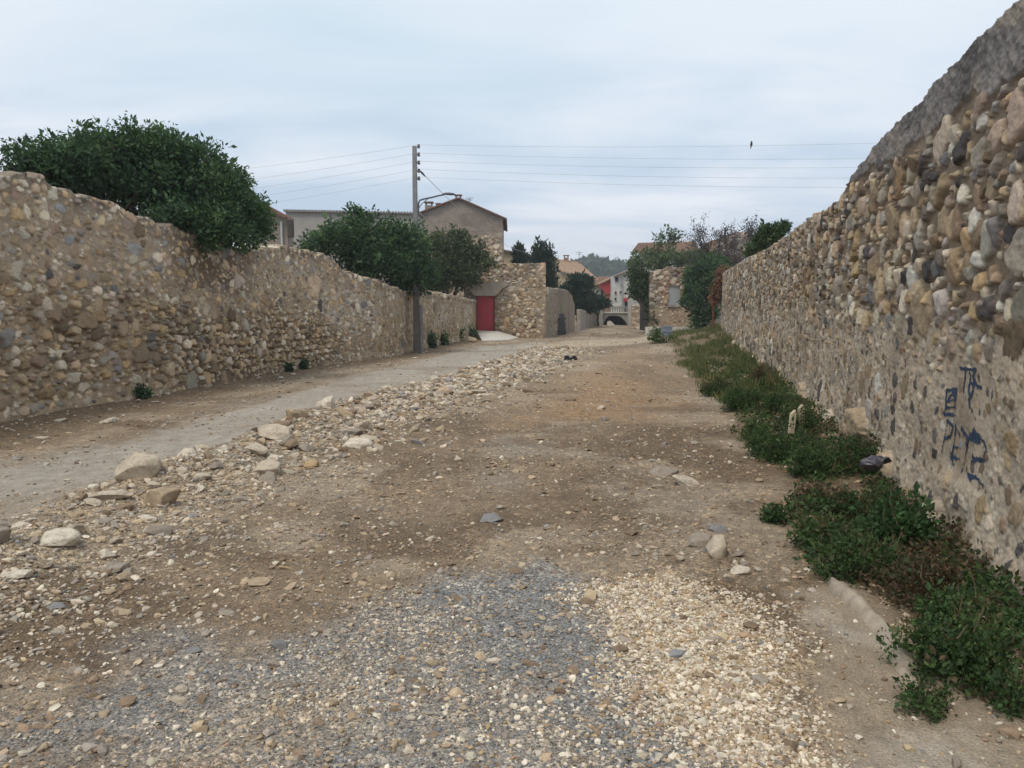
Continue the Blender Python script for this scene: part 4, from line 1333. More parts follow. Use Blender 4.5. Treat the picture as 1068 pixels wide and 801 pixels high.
m.prism([(xx0, 51.2 - 0.75, -0.1), (xx1, 52.3, -0.1), (xx1 - 0.15, 52.45, at(0, 327, 52).z), (xx0 - 0.08, 51.2 - 0.60, at(0, 328, 51).z)], (-0.06, 0.08, 0))
m.build("board", M['panel_wood'], pn, bevel=0.01)
m = MB()
for t in (0.2, 0.55, 0.85):
    zz = t * 1.25
    m.prism([(xx0 + 0.05, 51.2 - 0.75 - 0.01, zz - 0.05), (xx1 - 0.05, 52.2, zz - 0.05), (xx1 - 0.05, 52.2, zz + 0.05), (xx0 + 0.05, 51.2 - 0.75 - 0.01, zz + 0.05)], (0.02, -0.03, 0))
m.build("batten", M['dark_wood'], pn)

# ------------------------------------------------------------------ right: ruined house, kerb wall, roofs behind
YR = 52.0
ru = thing("ruined_house", "ruined stone house front with a grey shutter and a patch of orange brick", "house", (at(710, 0, YR).x, YR, 0.4))


def ruin_mortar(S, V, T, Y):
    h = 0.03 * fbm(S * 1.5, V * 1.5, 561, 3) + 0.02 * fbm(S * 7, V * 7, 563, 3)
    c = np.empty((*S.shape, 3)); c[:] = (0.23, 0.18, 0.135)
    c = mixc(c, np.array((0.16, 0.115, 0.085)), sstep(-0.1, 0.5, fbm(S * 1.4, V * 1.4, 565, 4)))
    bk = sstep(0.85, 0.95, S + 0.1 * fbm(S * 2, V * 2, 567, 2)) * sstep(1.42, 1.32, S) * sstep(1.9, 2.0, V) * sstep(4.1, 4.0, V)
    c = mixc(c, np.array((0.36, 0.19, 0.12)), bk * 0.9)
    lowp = sstep(1.95, 1.85, V + 0.1 * fbm(S * 1.5, V, 569, 2))
    c = mixc(c, np.array((0.33, 0.25, 0.175)), lowp * 0.85)
    c = mixc(c, np.array((0.13, 0.10, 0.085)), sstep(3.75, 3.95, V) * sstep(4.35, 4.1, V) * 0.7)
    return h + 0.02 * lowp, c


ra, rb = at(683, 0, YR).x, at(752, 0, YR).x
sh0, sh1, shz0, shz1 = at(703.2, 0, YR).x, at(715.5, 0, YR).x, at(0, 318, YR).z, at(0, 298, YR).z
rubble_object("wall", M['far_masonry'], ru, [(ra, YR, at(683, 287, YR).z), (at(690, 0, YR).x, YR, at(690, 281, YR).z), (at(705, 0, YR).x, YR, at(705, 279, YR).z), (at(720, 0, YR).x, YR, at(720, 280, YR).z), (rb, YR, at(750, 270, YR).z)], 1, 0.0, 0.04, 0.04,
              [dict(n=60, size=0.24, var=0.2, v=lambda s, t: (0.6, t), prot=(0.03, 0.07), w={'pale': 4, 'grey': 3, 'white': 2}, s=(0.05, 0.8), asp=(0.5, 0.8), tilt=0.1, ov=0.05),
               dict(n=260, size=0.13, v=lambda s, t: (1.9, t), prot=(0.02, 0.06), w={'pale': 3, 'grey': 3, 'tan': 3, 'brown': 2}, asp=(0.5, 1)),
               dict(n=200, size=0.11, v=lambda s, t: (3.5, t), prot=(0.03, 0.07), w={'pale': 3, 'grey': 3, 'brown': 3}, asp=(0.5, 1)),
               dict(n=300, size=0.085, course=0.12, v=lambda s, t: (1.9, 4.0), prot=(0.02, 0.04), w={'pink': 3, 'ochre': 1, 'brown': 1}, s=(0.95, 1.4), asp=(0.45, 0.55), tilt=0.05),
               dict(n=500, size=0.06, v=lambda s, t: (0.3, t), prot=(0.02, 0.04), w={'tan': 4, 'pale': 2, 'brown': 2}, asp=(0.5, 1))],
              ruin_mortar, 571, thick=0.5, top_rough=0.16, holes=[(sh0 - ra, sh1 - ra, shz0, shz1)])
m = MB()
m.box(sh0 - 0.06, sh1 + 0.06, YR + 0.10, YR + 0.14, shz0 - 0.06, shz1 + 0.06)
nsl = 22
for i in range(nsl):
    zz = shz0 + (shz1 - shz0) * (i + 0.5) / nsl
    m.box(sh0 + 0.02, sh1 - 0.02, YR + 0.075, YR + 0.098, zz - 0.022, zz + 0.018)
sh_o = m.build("shutter", M['shutter'], ru)
boxp("sill", M['concrete'], ru, sh0 - 0.05, sh1 + 0.05, YR - 0.15, YR + 0.09, shz0 - 0.14, shz0 - 0.062)
slab("side_wall", M['dark_wood'], ru, [(ra + 0.1, YR + 0.52, 0.2), (rb - 0.1, YR + 0.52, 0.2), (rb - 0.1, YR + 0.52, 4.3), (ra + 0.1, YR + 0.52, 4.0)], (0, 4, 0))

k0, k1 = at(679, 0, 47.5).x, at(737, 0, 47.5).x
kw = MB(); kw.box(k0, k1, 47.4, 47.75, -0.2, at(0, 341, 47.5).z)
tag(kw.build("low_wall", M['pale_concrete'], None, bevel=0.02), "low pale kerb-like wall topped by weeds, in front of the ruined house", "wall")

pw0, pw1 = at(664, 0, 66).x, at(688, 0, 66).x
lw2, _ = rubble_object("low_wall", M['far_masonry'], None, [(pw0, 66, at(664, 319, 66).z), (at(675, 0, 66).x, 66, at(675, 316.5, 66).z), (pw1, 66, at(688, 316, 66).z)], 1, 0.0, 0.06, 0.06, [PS(120, 0.14, 0, 9, w={'pale': 3, 'pink': 2, 'tan': 3})],
                       plain_mortar((0.40, 0.325, 0.25), (0.30, 0.24, 0.18), 580), 581, thick=0.4)
tag(lw2, "pale tan stone wall between the bridge and the ruined house", "wall")

Y0 = 76.0
bh = thing("house", "house with a low brown-orange tiled roof and pale end wall, behind the ruined house", "house", (at(695, 0, Y0).x, Y0, 0))
boxp("wall", M['white'], bh, at(674, 0, Y0).x, at(727, 0, Y0).x, Y0 + 0.5, Y0 + 9, -0.2, at(0, 263.5, Y0).z)
tile_roof("roof", M['tile'], bh, at(658.5, 264, Y0), at(730, 264, Y0), at(666, 254, Y0 + 6), at(724.5, 252.5, Y0 + 6), 44)
Y0 = 70.0
bh2 = thing("house", "house with a brown tiled roof rising to the right, behind the dark bare tree", "house", (at(745, 0, Y0).x, Y0, 0))
boxp("wall", M['render_brown'], bh2, at(729, 0, Y0).x, at(768, 0, Y0).x, Y0 + 0.5, Y0 + 8, -0.2, at(0, 263, Y0).z)
tile_roof("roof", M['tile'], bh2, at(724, 263.5, Y0), at(772, 263.5, Y0), at(742, 251.5, Y0 + 5), at(772, 247, Y0 + 5), 30)

Y0 = 60.0
st_pts = [(at(752, 0, Y0).x, Y0, at(752, 268, Y0).z), (at(760, 0, Y0).x, Y0, at(760, 246, Y0).z), (at(772, 0, Y0).x, Y0, at(772, 243, Y0).z), (at(786, 0, Y0).x, Y0, at(786, 241, Y0).z), (at(800, 0, Y0).x, Y0, at(800, 250, Y0).z), (at(812, 0, Y0).x, Y0, at(812, 256, Y0).z)]
st_o, _ = rubble_object("ruined_wall", M['far_masonry'], None, st_pts, 1, 0.0, 0.06, 0.06, [dict(n=900, size=0.15, v=lambda s, t: (2.5, t), prot=(0.02, 0.06), w={'grey': 4, 'pink': 2, 'brown': 3, 'bluegrey': 2}, asp=(0.5, 1))],
                        plain_mortar((0.20, 0.17, 0.155), (0.14, 0.12, 0.11), 590), 591, thick=0.6, top_rough=0.15)
tag(st_o, "grey broken stone wall standing behind the dark bare tree", "wall")

# ------------------------------------------------------------------ trees and shrubs
tree("tree", "large dark green bushy tree spilling over the top of the left wall", "tree", (-8.2, 15.8, 0),
     [bpx(26, 180, 14.5, 18, 9, 0.5), bpx(66, 174, 15, 42, 25, 1.0), bpx(125, 170, 15.6, 58, 34, 1.3), bpx(100, 174, 15.2, 34, 30, 1.0), bpx(185, 188, 16.2, 52, 40, 1.3), bpx(222, 212, 16.7, 46, 38, 1.2), bpx(254, 234, 17.2, 26, 27, 0.9), bpx(215, 238, 15.9, 42, 22, 0.7), bpx(180, 225, 15.2, 26, 14, 0.5),
      bpx(100, 192, 15.3, 60, 20, 1.0), bpx(165, 222, 16.4, 50, 22, 0.8), bpx(240, 190, 17, 16, 16, 0.5), bpx(205, 170, 16.4, 30, 20, 0.7), bpx(160, 164, 16, 40, 24, 0.9)],
     3300, 28, 0.11, 0.08, G_DARK, 601, trunk_r=0.16, shell=(0.4, 0.98), lobes=4)
tree("shrub", "dark green broad shrub spilling over the left wall around the utility pole", "shrub", (-5.6, 27.6, 0),
     [bpx(330, 257, 26.5, 18, 12, 0.6), bpx(355, 250, 27, 24, 17, 0.9), bpx(388, 243, 28, 30, 24, 1.2), bpx(398, 270, 27.8, 34, 26, 1.2), bpx(424, 262, 28.5, 26, 34, 1.0), bpx(438, 285, 28.6, 17, 24, 0.7), bpx(418, 290, 28.2, 20, 16, 0.7), bpx(376, 268, 27.3, 26, 16, 0.8)],
     1500, 22, 0.14, 0.12, G_DARK, 603, trunk_r=0.13, shell=(0.35, 0.92), lobes=5)
tree("tree", "olive green feathery tree behind the left wall, between the utility pole and the red gate", "tree", (-3.9, 44.5, 0),
     [bpx(468, 262, 44.5, 30, 20, 1.5), bpx(492, 271, 44.5, 20, 13, 1.0), bpx(455, 280, 44, 22, 20, 1.2), bpx(480, 286, 44, 20, 13, 1.0), bpx(462, 292, 43.8, 22, 13, 1.0), bpx(496, 283, 44.2, 12, 10, 0.8)],
     1000, 18, 0.2, 0.17, G_OLIVE, 605, trunk_r=0.14, shell=(0.35, 0.95), lobes=5)


def cypress(label, x, ytop, ybot, Y, rx, seed, n, tops=1):
    bl = []
    hgt = ybot - ytop
    for t in range(tops):
        ox = (t - (tops - 1) / 2) * rx * 0.75
        for i in range(7):
            f = i / 6
            bl.append(bpx(x + ox + random.uniform(-1, 1), ytop + hgt * (0.08 + 0.84 * f) + t * 3, Y, rx * (0.28 + 0.72 * math.sin(min(1, f * 1.3 + 0.12) * 1.5)) * (0.75 if tops > 1 else 1), hgt * 0.13))
    b = at(x, ybot, Y)
    return tree("cypress_tree", label, "tree", (b.x, Y, 0), bl, n, 18, 0.16, 0.22, G_CYP, seed, trunk_r=0.12, limbs=False, shell=(0.4, 1.0), up=1.2, width=0.35)


cypress("tall dark cypress with two tips behind the gateway's pilaster", 567, 254, 301, 62, 13, 607, 520, 2)
cypress("small pointed dark cypress in front of the cream house", 542, 257, 280, 70, 7.5, 609, 220)
tree("conifer_tree", "wide dark conifer above the low wall, left of the bridge", "tree", (at(606, 0, 70).x, 71, 0),
     [bpx(598, 300, 70, 15, 8, 1.4), bpx(609, 298, 71, 11, 8, 1.3), bpx(606, 311, 70, 17, 9, 1.5), bpx(590, 306, 69.5, 8, 6, 0.8), bpx(603, 291, 71, 7, 5, 0.8), bpx(604, 321, 70.5, 16, 6, 1.2)],
     750, 18, 0.2, 0.24, G_CYP, 611, trunk_r=0.16, shell=(0.3, 0.9), flat=0.5, lobes=3)
tree("conifer_tree", "smaller dark evergreen beside the bridge pier, in front of the red-clad house", "tree", (at(627, 0, 78).x, 78, 0),
     [bpx(622, 313, 77, 8, 4, 1.0), bpx(629, 316, 77.5, 7, 3.5, 0.9), bpx(619, 318, 77, 10, 5, 1.0)],
     330, 18, 0.2, 0.22, G_CYP, 613, trunk_r=0.14, shell=(0.3, 0.9), flat=0.6)
tree("tree", "pale green loose tree growing over the left corner of the ruined house", "tree", (at(679, 0, 54.5).x, 54.5, 0.2),
     [bpx(668, 272, 54.5, 12, 14, 0.9), bpx(690, 265, 54.5, 19, 9, 1.0), bpx(715, 267, 54, 20, 6, 0.9), bpx(692, 248, 55, 14, 9, 0.8, 0.35), bpx(704, 246, 55, 8, 7, 0.6, 0.2), bpx(735, 268, 53.2, 14, 7, 0.7), bpx(682, 276, 53.5, 14, 8, 0.8), bpx(700, 271, 52.6, 16, 7, 0.6), bpx(718, 270, 52.6, 14, 7, 0.6)],
     470, 14, 0.16, 0.18, [((0.09, 0.125, 0.068), 4), ((0.115, 0.15, 0.082), 3), ((0.065, 0.092, 0.05), 3)], 615, trunk_r=0.10, shell=(0.3, 0.95), lobes=3)
tree("ivy_tree", "mid green ivy-covered tree leaning out at the left corner of the ruined house", "tree", (at(679, 0, 55).x + 0.1, 53.0, 0.3),
     [bpx(668, 297, 53.5, 13, 12, 0.9), bpx(660, 288, 54, 6, 6, 0.6), bpx(676, 302, 53, 9, 9, 0.7), bpx(664, 306, 53.5, 8, 6, 0.6), bpx(679, 318, 52.4, 4, 9, 0.35), bpx(680, 332, 52.2, 3.5, 7, 0.3)],
     380, 18, 0.14, 0.17, G_MID, 617, trunk_r=0.17, shell=(0.3, 0.92), lobes=3)
tree("ivy_tree", "tall dark ivy-smothered tree covering the right corner of the ruined house", "tree", (at(734, 0, 46).x, 46.0, 0.4),
     [bpx(732, 292, 46, 19, 20, 1.0), bpx(735, 314, 46, 20, 20, 1.0), bpx(733, 331, 46, 13, 12, 0.7), bpx(742, 277, 46, 16, 9, 0.8), bpx(726, 284, 46, 10, 10, 0.7), bpx(752, 276, 46.5, 9, 6, 0.6)],
     850, 20, 0.14, 0.15, G_DARK, 619, trunk_r=0.2, shell=(0.35, 0.95), lobes=4)
gs = at(804, 243, 25)
tree("shrub", "green shrub showing over the top of the right wall", "shrub", (at(806, 0, 25).x, 25, 0),
     [bpx(806, 244, 25, 11, 9, 0.5), bpx(796, 252, 25.5, 10, 7, 0.5), bpx(815, 237, 25, 6, 4, 0.35), bpx(785, 262, 26.5, 7, 5, 0.4)],
     300, 20, 0.08, 0.09, G_MID, 621, trunk_r=0.07, shell=(0.3, 0.85), lobes=3)

# dark bare tree: branching twigs with withered leaves
rng = np.random.default_rng(623)
YB = 49.0
bb = at(766, 0, YB)
bt = thing("bare_tree", "dark bare twiggy tree rising behind the far end of the right wall", "tree", (bb.x, YB, 0.4))
mb = MB()
tips = []


def grow(p, d, L, r, depth):
    q1 = p + d * L
    mid = p.lerp(q1, 0.5) + Vector(rng.normal(size=3)) * L * 0.07
    mb.tube([p, mid, q1], [r, r * 0.85, r * 0.68], 5)
    tips.append(q1)
    if depth == 0:
        return
    for _ in range(3 if depth > 1 else 3):
        nd = (d + Vector(rng.normal(size=3)) * 0.55 + Vector((0, 0, 0.12))).normalized()
        grow(q1 if rng.random() < 0.6 else mid, nd, L * rng.uniform(0.6, 0.85), r * 0.62, depth - 1)


for kx, tilt in ((-0.75, 0.3), (-0.25, 0.1), (0.3, 0.15), (0.9, 0.35)):
    grow(Vector((bb.x + kx * 0.8, YB, 3.0)), Vector((kx * 0.34, 0, 1)).normalized(), 1.55, 0.075, 4)
mb.tube([(bb.x, YB, 0.2), (bb.x - 0.1, YB, 1.6), (bb.x - 0.6, YB, 3.05)], [0.2, 0.17, 0.1])
mb.tube([(bb.x, YB, 1.2), (bb.x + 0.4, YB, 2.0), (bb.x + 0.72, YB, 3.05)], [0.15, 0.12, 0.08])
mb.build("trunk", plain_mat("grey_bark", (0.075, 0.066, 0.068), (0.045, 0.04, 0.042), 8, bump=0.4), bt)
tp = np.array([tuple(t) for t in tips])
k_ = rng.choice(len(tp), 6000)
P = tp[k_] + rng.normal(size=(6000, 3)) * 0.12
V, Q = leaf_quads(P, rand_dirs(rng, 6000), rand_dirs(rng, 6000), rng.uniform(0.06, 0.16, 6000), 0.5)
cc = np.array([c for c, _ in G_GREY])[rng.choice(3, 6000)]
np_mesh("withered_leaves", V, Q, M['leaf'], bt, {"col": np.repeat(cc, 4, 0)})

# dead creeper on the wall's end, rusty post
V, Q, C = crown_arrays(np.random.default_rng(625), [bpx(752, 290, 41, 6, 12, 0.35), bpx(749, 304, 40.9, 6.5, 12, 0.35), bpx(745, 310, 41.1, 4, 8, 0.3), bpx(756, 282, 41, 5, 5, 0.3)], 260, 14, 0.09, 0.11, G_RUST, shell=(0.2, 1.0), up=-0.8)
tag(np_mesh("creeper", V, Q, M['leaf'], None, {"col": C}), "rust-brown dead creeper hanging over the far end of the right wall", "creeper")
q0, q1 = at(744.5, 350, 40.8), at(743.5, 316, 40.8)
m = MB(); m.tube([(q0.x, 40.8, q0.z - 0.3), (q1.x, 40.8, q1.z + 0.3)], 0.055)
m.box(q1.x - 0.1, q1.x + 0.1, 40.7, 40.9, q1.z + 0.3, q1.z + 0.36)
tag(m.build("gate_post", M['rust'], None), "thin rusty gate post below the dead creeper", "post")

# ------------------------------------------------------------------ utility pole, lamp and wires
YP = 28.5
pb_ = at(430.5, 368, YP)
px0 = at(430.5, 0, YP).x
up = thing("utility_pole", "tall grey utility pole with five insulators, against the left wall", "utility pole", (px0, YP, 0))
ztop = at(0, 152.5, YP).z; zj = at(0, 305, YP).z
m = MB()
pts4 = lambda z, w: [(px0 - w, YP - w, z), (px0 + w, YP - w, z), (px0 + w, YP + w, z), (px0 - w, YP + w, z)]
m.poly(pts4(zj - 0.3, 0.10) + pts4(ztop, 0.075), [(0, 3, 2, 1), (4, 5, 6, 7), (0, 1, 5, 4), (1, 2, 6, 5), (2, 3, 7, 6), (3, 0, 4, 7)])
m.build("pole", M['pole_concrete'], up, bevel=0.015)
m = MB()
m.poly(pts4(-0.3, 0.125) + pts4(zj, 0.108), [(0, 3, 2, 1), (4, 5, 6, 7), (0, 1, 5, 4), (1, 2, 6, 5), (2, 3, 7, 6), (3, 0, 4, 7)])
m.build("pole_foot", M['pole_foot'], up, bevel=0.015)
boxp("concrete_stay", M['pole_concrete'], up, px0 + 0.137, px0 + 0.22, YP - 0.02, YP + 0.12, -0.2, at(0, 318, YP).z, bevel=0.01)
ins = []
for yv in (152.5, 161, 169.5, 178, 186):
    z = at(0, yv, YP).z
    m = MB()
    m.tube([(px0 + 0.08, YP, z), (px0 + 0.16, YP, z)], 0.016, 6)
    m.tube([(px0 + 0.15, YP, z - 0.07), (px0 + 0.15, YP, z - 0.02), (px0 + 0.15, YP, z + 0.01), (px0 + 0.15, YP, z + 0.06)], [0.045, 0.06, 0.035, 0.05], 8)
    m.build("insulator", M['ceramic'], up)
    ins.append((px0 + 0.15, YP, z + 0.05))
sl_ = thing("street_lamp", "curved street lamp arm with a flat head, clamped to the utility pole", "street lamp", at(433, 221, YP))
m = MB()
A = lambda x, y: at(x, y, YP - 0.05)
m.tube([A(432, 221.5), A(436.5, 221.5), A(436.6, 211.5), A(438, 208.8), A(442, 207.6), A(450, 206), A(456, 204.4), A(463, 203)], [0.03] * 8, 8)
m.tube([A(432, 214.8), A(436.5, 214.8)], 0.025)
m.tube([A(437, 217), A(440, 212.5), A(444, 209.4), A(447, 206.8)], 0.014)
m.build("arm", M['metal'], sl_, smooth=True)
hc = A(468.5, 202.8)
bm = bmesh.new()
bmesh.ops.create_uvsphere(bm, u_segments=16, v_segments=10, radius=1.0)
for v in bm.verts:
    v.co = Vector((v.co.x * 0.25, v.co.y * 0.11, (v.co.z * 0.07 if v.co.z > 0 else v.co.z * 0.025)))
    v.co.rotate(Euler((0, rad(3), 0)))
    v.co += hc - sl_.location
me = bpy.data.meshes.new("lamp_head"); bm.to_mesh(me); bm.free()
for p_ in me.polygons: p_.use_smooth = True
link("lamp_head", me, sl_, M['metal'])


def wire(label, a_, b_, sag, r=0.0045, group="overhead wires on the utility pole", n=40):
    a_, b_ = Vector(a_), Vector(b_)
    m = MB()
    m.tube([a_.lerp(b_, i / n) - Vector((0, 0, sag * 4 * (i / n) * (1 - i / n))) for i in range(n + 1)], r, 5)
    return tag(m.build("overhead_wire", M['wire'], None), label, "wire", group)


YW = 25.0
WR = [(1000, 122), (1000, 139.5), (1000, 149), (1000, 160.5), (1000, 171)]
ordn = ["topmost", "second from the top", "middle", "second from the bottom", "lowest"]
wires = []
for i in range(5):
    pR = at(*WR[i], YW)
    eR = Vector(ins[i]) + (pR - Vector(ins[i])) * 2.4
    wires.append((Vector(ins[i]), eR))
    w_ = wire("thin overhead wire to the right of the pole, " + ordn[i] + " of the five", ins[i], eR, 0.75)
    pL = at(250, [166, 178, 188, 197, 206][i], 32.0)
    eL = Vector(ins[i]) + (pL - Vector(ins[i])) * 3.5
    wire("thin overhead wire to the left of the pole, " + ordn[i] + " of the five", ins[i], eL, 0.5, group="overhead wires left of the utility pole")
cA, cB = at(433.5, 173, YP), at(556, 263, 75.5)
wire("slanting service cable from the pole down to the cream house", cA, cB, 0.9, 0.011, group=None, n=30)
m = MB(); c0 = cA.lerp(cB, 0.012); c1 = cA.lerp(cB, 0.032)
m.tube([c0 - Vector((0, 0, .06)), c0.lerp(c1, .5) - Vector((0, 0, .09)), c1 - Vector((0, 0, 0.13))], [0.02, 0.045, 0.02], 6)
tag(m.build("cable_clamp", M['metal'], None), "small dark clamp near the pole end of the slanting cable", "clamp")

# bird on the topmost wire
a_, b_ = wires[0]
best = min(range(400), key=lambda i: abs(((lambda p: p.x / (p.y * _c - (p.z - CAMH) * _s) * FPX + CX)(a_.lerp(b_, i / 400))) - 785))
t_ = best / 400
pw_ = a_.lerp(b_, t_) - Vector((0, 0, 0.75 * 4 * t_ * (1 - t_)))
bd = thing("bird", "small dark bird perched on the topmost wire above the right wall", "bird", pw_)
bme = bpy.data.meshes.new("body")
vs = [(0, 0, 0.0), (0, 0, 0.045), (0, -0.02, 0.095), (0, -0.03, 0.135), (0, -0.07, 0.138), (0, 0.03, -0.01), (0, 0.06, -0.09)]
es = [(0, 1), (1, 2), (2, 3), (3, 4), (0, 5), (5, 6)]
rr = [0.03, 0.042, 0.032, 0.027, 0.006, 0.02, 0.012]
bme.from_pydata(vs, es, [])
bo = bpy.data.objects.new("body", bme); COL.objects.link(bo); bo.parent = bd
mod = bo.modifiers.new("skin", 'SKIN'); sub = bo.modifiers.new("sub", 'SUBSURF'); sub.levels = 1; sub.render_levels = 1
for i, v in enumerate(bme.skin_vertices[0].data): v.radius = (rr[i], rr[i])
bme.skin_vertices[0].data[1].use_root = True
bme.materials.append(M['feather'])
for sx in (-0.02, 0.02):
    m = MB()
    m.tube([pw_ + Vector((sx, 0, -0.0)), pw_ + Vector((sx, 0, 0.03))], 0.006, 5)
    m.build("leg", M['feather'], bd)

# ------------------------------------------------------------------ loose stones
def rock_template(seed, sub=3, cuts=9, rough=0.06):
    rng = np.random.default_rng(seed)
    bm = bmesh.new()
    bmesh.ops.create_icosphere(bm, subdivisions=sub, radius=1.0)
    V = np.array([v.co[:] for v in bm.verts]); Fc = np.array([[v.index for v in f.verts] for f in bm.faces])
    bm.free()
    V = V * (1 + 0.12 * np.sin(V[:, [0]] * 2.3 + seed) + 0.10 * np.cos(V[:, [1]] * 3.1 + seed * 2))
    for _ in range(cuts):
        n = rand_dirs(rng, 1)[0]
        d = rng.uniform(0.42, 0.85)
        V = V - np.maximum(0, V @ n - d)[:, None] * n
    N_ = V / np.linalg.norm(V, axis=1, keepdims=True)
    if rough:
        V = V + N_ * (rough * fbm(V[:, 0] * 2.2 + V[:, 2] * 1.3, V[:, 1] * 2.2 - V[:, 2], seed, 4, 0.6))[:, None]
    return V / np.abs(V).max(), Fc


T_BIG = [rock_template(700 + i, 4, random.randint(8, 13), 0.10) for i in range(10)]
T_MID = [rock_template(720 + i, 2, 8, 0.08) for i in range(8)]
T_SML = [rock_template(740 + i, 1, 5, 0.0) for i in range(8)]
T_GRT = [rock_template(760 + i, 1, 4, 0.0) for i in range(4)]


def scatter_mesh(name, X, Y, size, cols, temps, seed, flat=(0.45, 0.85), sink=0.25, label=None):
    rng = np.random.default_rng(seed)
    n = len(X)
    Z = ground_z(X, Y)
    yaw = rng.uniform(0, 2 * math.pi, n); tl = rng.normal(0, 0.25, n); tl2 = rng.normal(0, 0.25, n)
    sx = size * rng.uniform(0.75, 1.3, n); sy = size * rng.uniform(0.6, 1.1, n); sz = size * rng.uniform(*flat, n)
    ti = rng.integers(0, len(temps), n)
    Vs, Fs, Cs, off = [], [], [], 0
    for t, (tv, tf) in enumerate(temps):
        k = np.where(ti == t)[0]
        if len(k) == 0: continue
        P = np.repeat(tv[None], len(k), 0) * np.stack([sx[k], sy[k], sz[k]], -1)[:, None, :]
        x, y, z = P[..., 0], P[..., 1], P[..., 2]
        a = tl[k][:, None]; y, z = y * np.cos(a) - z * np.sin(a), y * np.sin(a) + z * np.cos(a)
        a = tl2[k][:, None]; x, z = x * np.cos(a) + z * np.sin(a), -x * np.sin(a) + z * np.cos(a)
        a = yaw[k][:, None]; x, y = x * np.cos(a) - y * np.sin(a), x * np.sin(a) + y * np.cos(a)
        P = np.stack([x + X[k][:, None], y + Y[k][:, None], z + (Z[k] + sz[k] * (0.5 - sink))[:, None]], -1)
        m = len(tv)
        Vs.append(P.reshape(-1, 3)); Fs.append((tf[None] + (np.arange(len(k)) * m)[:, None, None]).reshape(-1, 3) + off)
        Cs.append(np.repeat(cols[k], m, 0)); off += m * len(k)
    o = np_mesh(name, np.concatenate(Vs), np.concatenate(Fs), M['gravel'], None, {"col": np.concatenate(Cs)})
    if label: tag(o, label, "gravel", kind="stuff")
    return o


SP = {'tan': (0.40, 0.31, 0.21), 'grey': (0.30, 0.26, 0.215), 'pale': (0.48, 0.41, 0.32), 'white': (0.58, 0.515, 0.42), 'blue': (0.225, 0.228, 0.232), 'brown': (0.24, 0.175, 0.12),
      'ochre': (0.42, 0.30, 0.17), 'cream': (0.63, 0.55, 0.435), 'orange': (0.35, 0.245, 0.165), 'pink': (0.40, 0.30, 0.235), 'dark': (0.085, 0.08, 0.078), 'slate': (0.155, 0.16, 0.168)}


def cols_of(rng, n, w):
    ks = list(w); p_ = np.array([w[k] for k in ks], float); p_ /= p_.sum()
    a = np.array([SP[k] for k in ks])[rng.choice(len(ks), n, p=p_)]
    return np.clip(a * rng.uniform(0.75, 1.25, (n, 1)) * (1 + rng.normal(0, 0.015, (n, 3))), 0.02, 0.75)


def in_poly_pts(rng, n, poly, soft=0.15, noise=0.25):
    xs = np.array([p[0] for p in poly]); ys = np.array([p[1] for p in poly])
    x = rng.uniform(xs.min() - 0.4, xs.max() + 0.4, n); y = rng.uniform(max(1.4, ys.min() - 0.4), ys.max() + 0.4, n)
    sd = poly_sd(x, y, poly) + noise * fbm(x * 2.2, y * 2.2, 111, 4, 0.6)
    k = rng.uniform(-soft, soft, n) < sd
    return x[k], y[k]


rng = np.random.default_rng(801)
W_TAN = {'cream': 5, 'white': 2.4, 'ochre': 0.9, 'tan': 2.6, 'pink': 1}
W_GRY = {'blue': 6, 'slate': 3, 'grey': 1.2, 'dark': 1}
W_BED = {'tan': 4, 'grey': 4.5, 'pale': 2.2, 'white': 0.5, 'brown': 6, 'blue': 0.5, 'orange': 0.5}
# tan pebbles
x, y = in_poly_pts(rng, 48000, tan_poly, 0.2)
x2, y2 = in_poly_pts(rng, 6500, tan2_poly, 0.4, 0.6)
k = fbm(x2 * 3, y2 * 3, 113, 3) > -0.05
x = np.concatenate([x, x2[k]]); y = np.concatenate([y, y2[k]])
x3 = rng.uniform(-2.5, 2.0, 1000); y3 = rng.uniform(1.8, 4.4, 1000)
x = np.concatenate([x, x3]); y = np.concatenate([y, y3])
scatter_mesh("pebbles", x, y, rng.lognormal(math.log(0.0080), 0.36, len(x)), cols_of(rng, len(x), W_TAN), T_SML, 803, label="cream and tan pebbles spread over the near roadbed")
# grey chippings
x, y = in_poly_pts(rng, 45000, grey_poly, 0.2)
x2, y2 = in_poly_pts(rng, 15000, grey2_poly, 0.4, 0.5)
x = np.concatenate([x, x2]); y = np.concatenate([y, y2])
scatter_mesh("chippings", x, y, rng.lognormal(math.log(0.0047), 0.32, len(x)), cols_of(rng, len(x), W_GRY), T_GRT, 805, label="blue-grey stone chippings in a patch in the foreground")
# gravel over the bed, thinning out with distance
n = 120000
Yr = np.exp(rng.uniform(math.log(2.0), math.log(60), n)); Xr = rng.uniform(-1, 1, n) * 0.8 * (Yr + 0.5)
sdT = poly_sd(Xr, Yr, track_poly); sdM = poly_sd(Xr, Yr, mud_poly); sdW = RW(Yr) - Xr
lxr = np.interp(Yr, lp[:, 1], lp[:, 0])
clus = fbm(Xr * 1.1, Yr * 1.1, 807, 4)
k = (sdW > 0.1) & (Xr > lxr + 0.1) & (rng.uniform(0, 1, n) < np.where(sdT > 0, 0.26 + 0.5 * clus, np.where(sdM > 0, 0.10, 0.55 + 0.9 * clus)))
Xr, Yr = Xr[k], Yr[k]
scatter_mesh("gravel", Xr, Yr, np.clip(rng.lognormal(math.log(0.0078), 0.55, len(Xr)), 0.0035, 0.035) * (1 + Yr * 0.04), cols_of(rng, len(Xr), W_BED), T_SML, 809, flat=(0.3, 0.7), label="mixed gravel strewn over the brown roadbed")
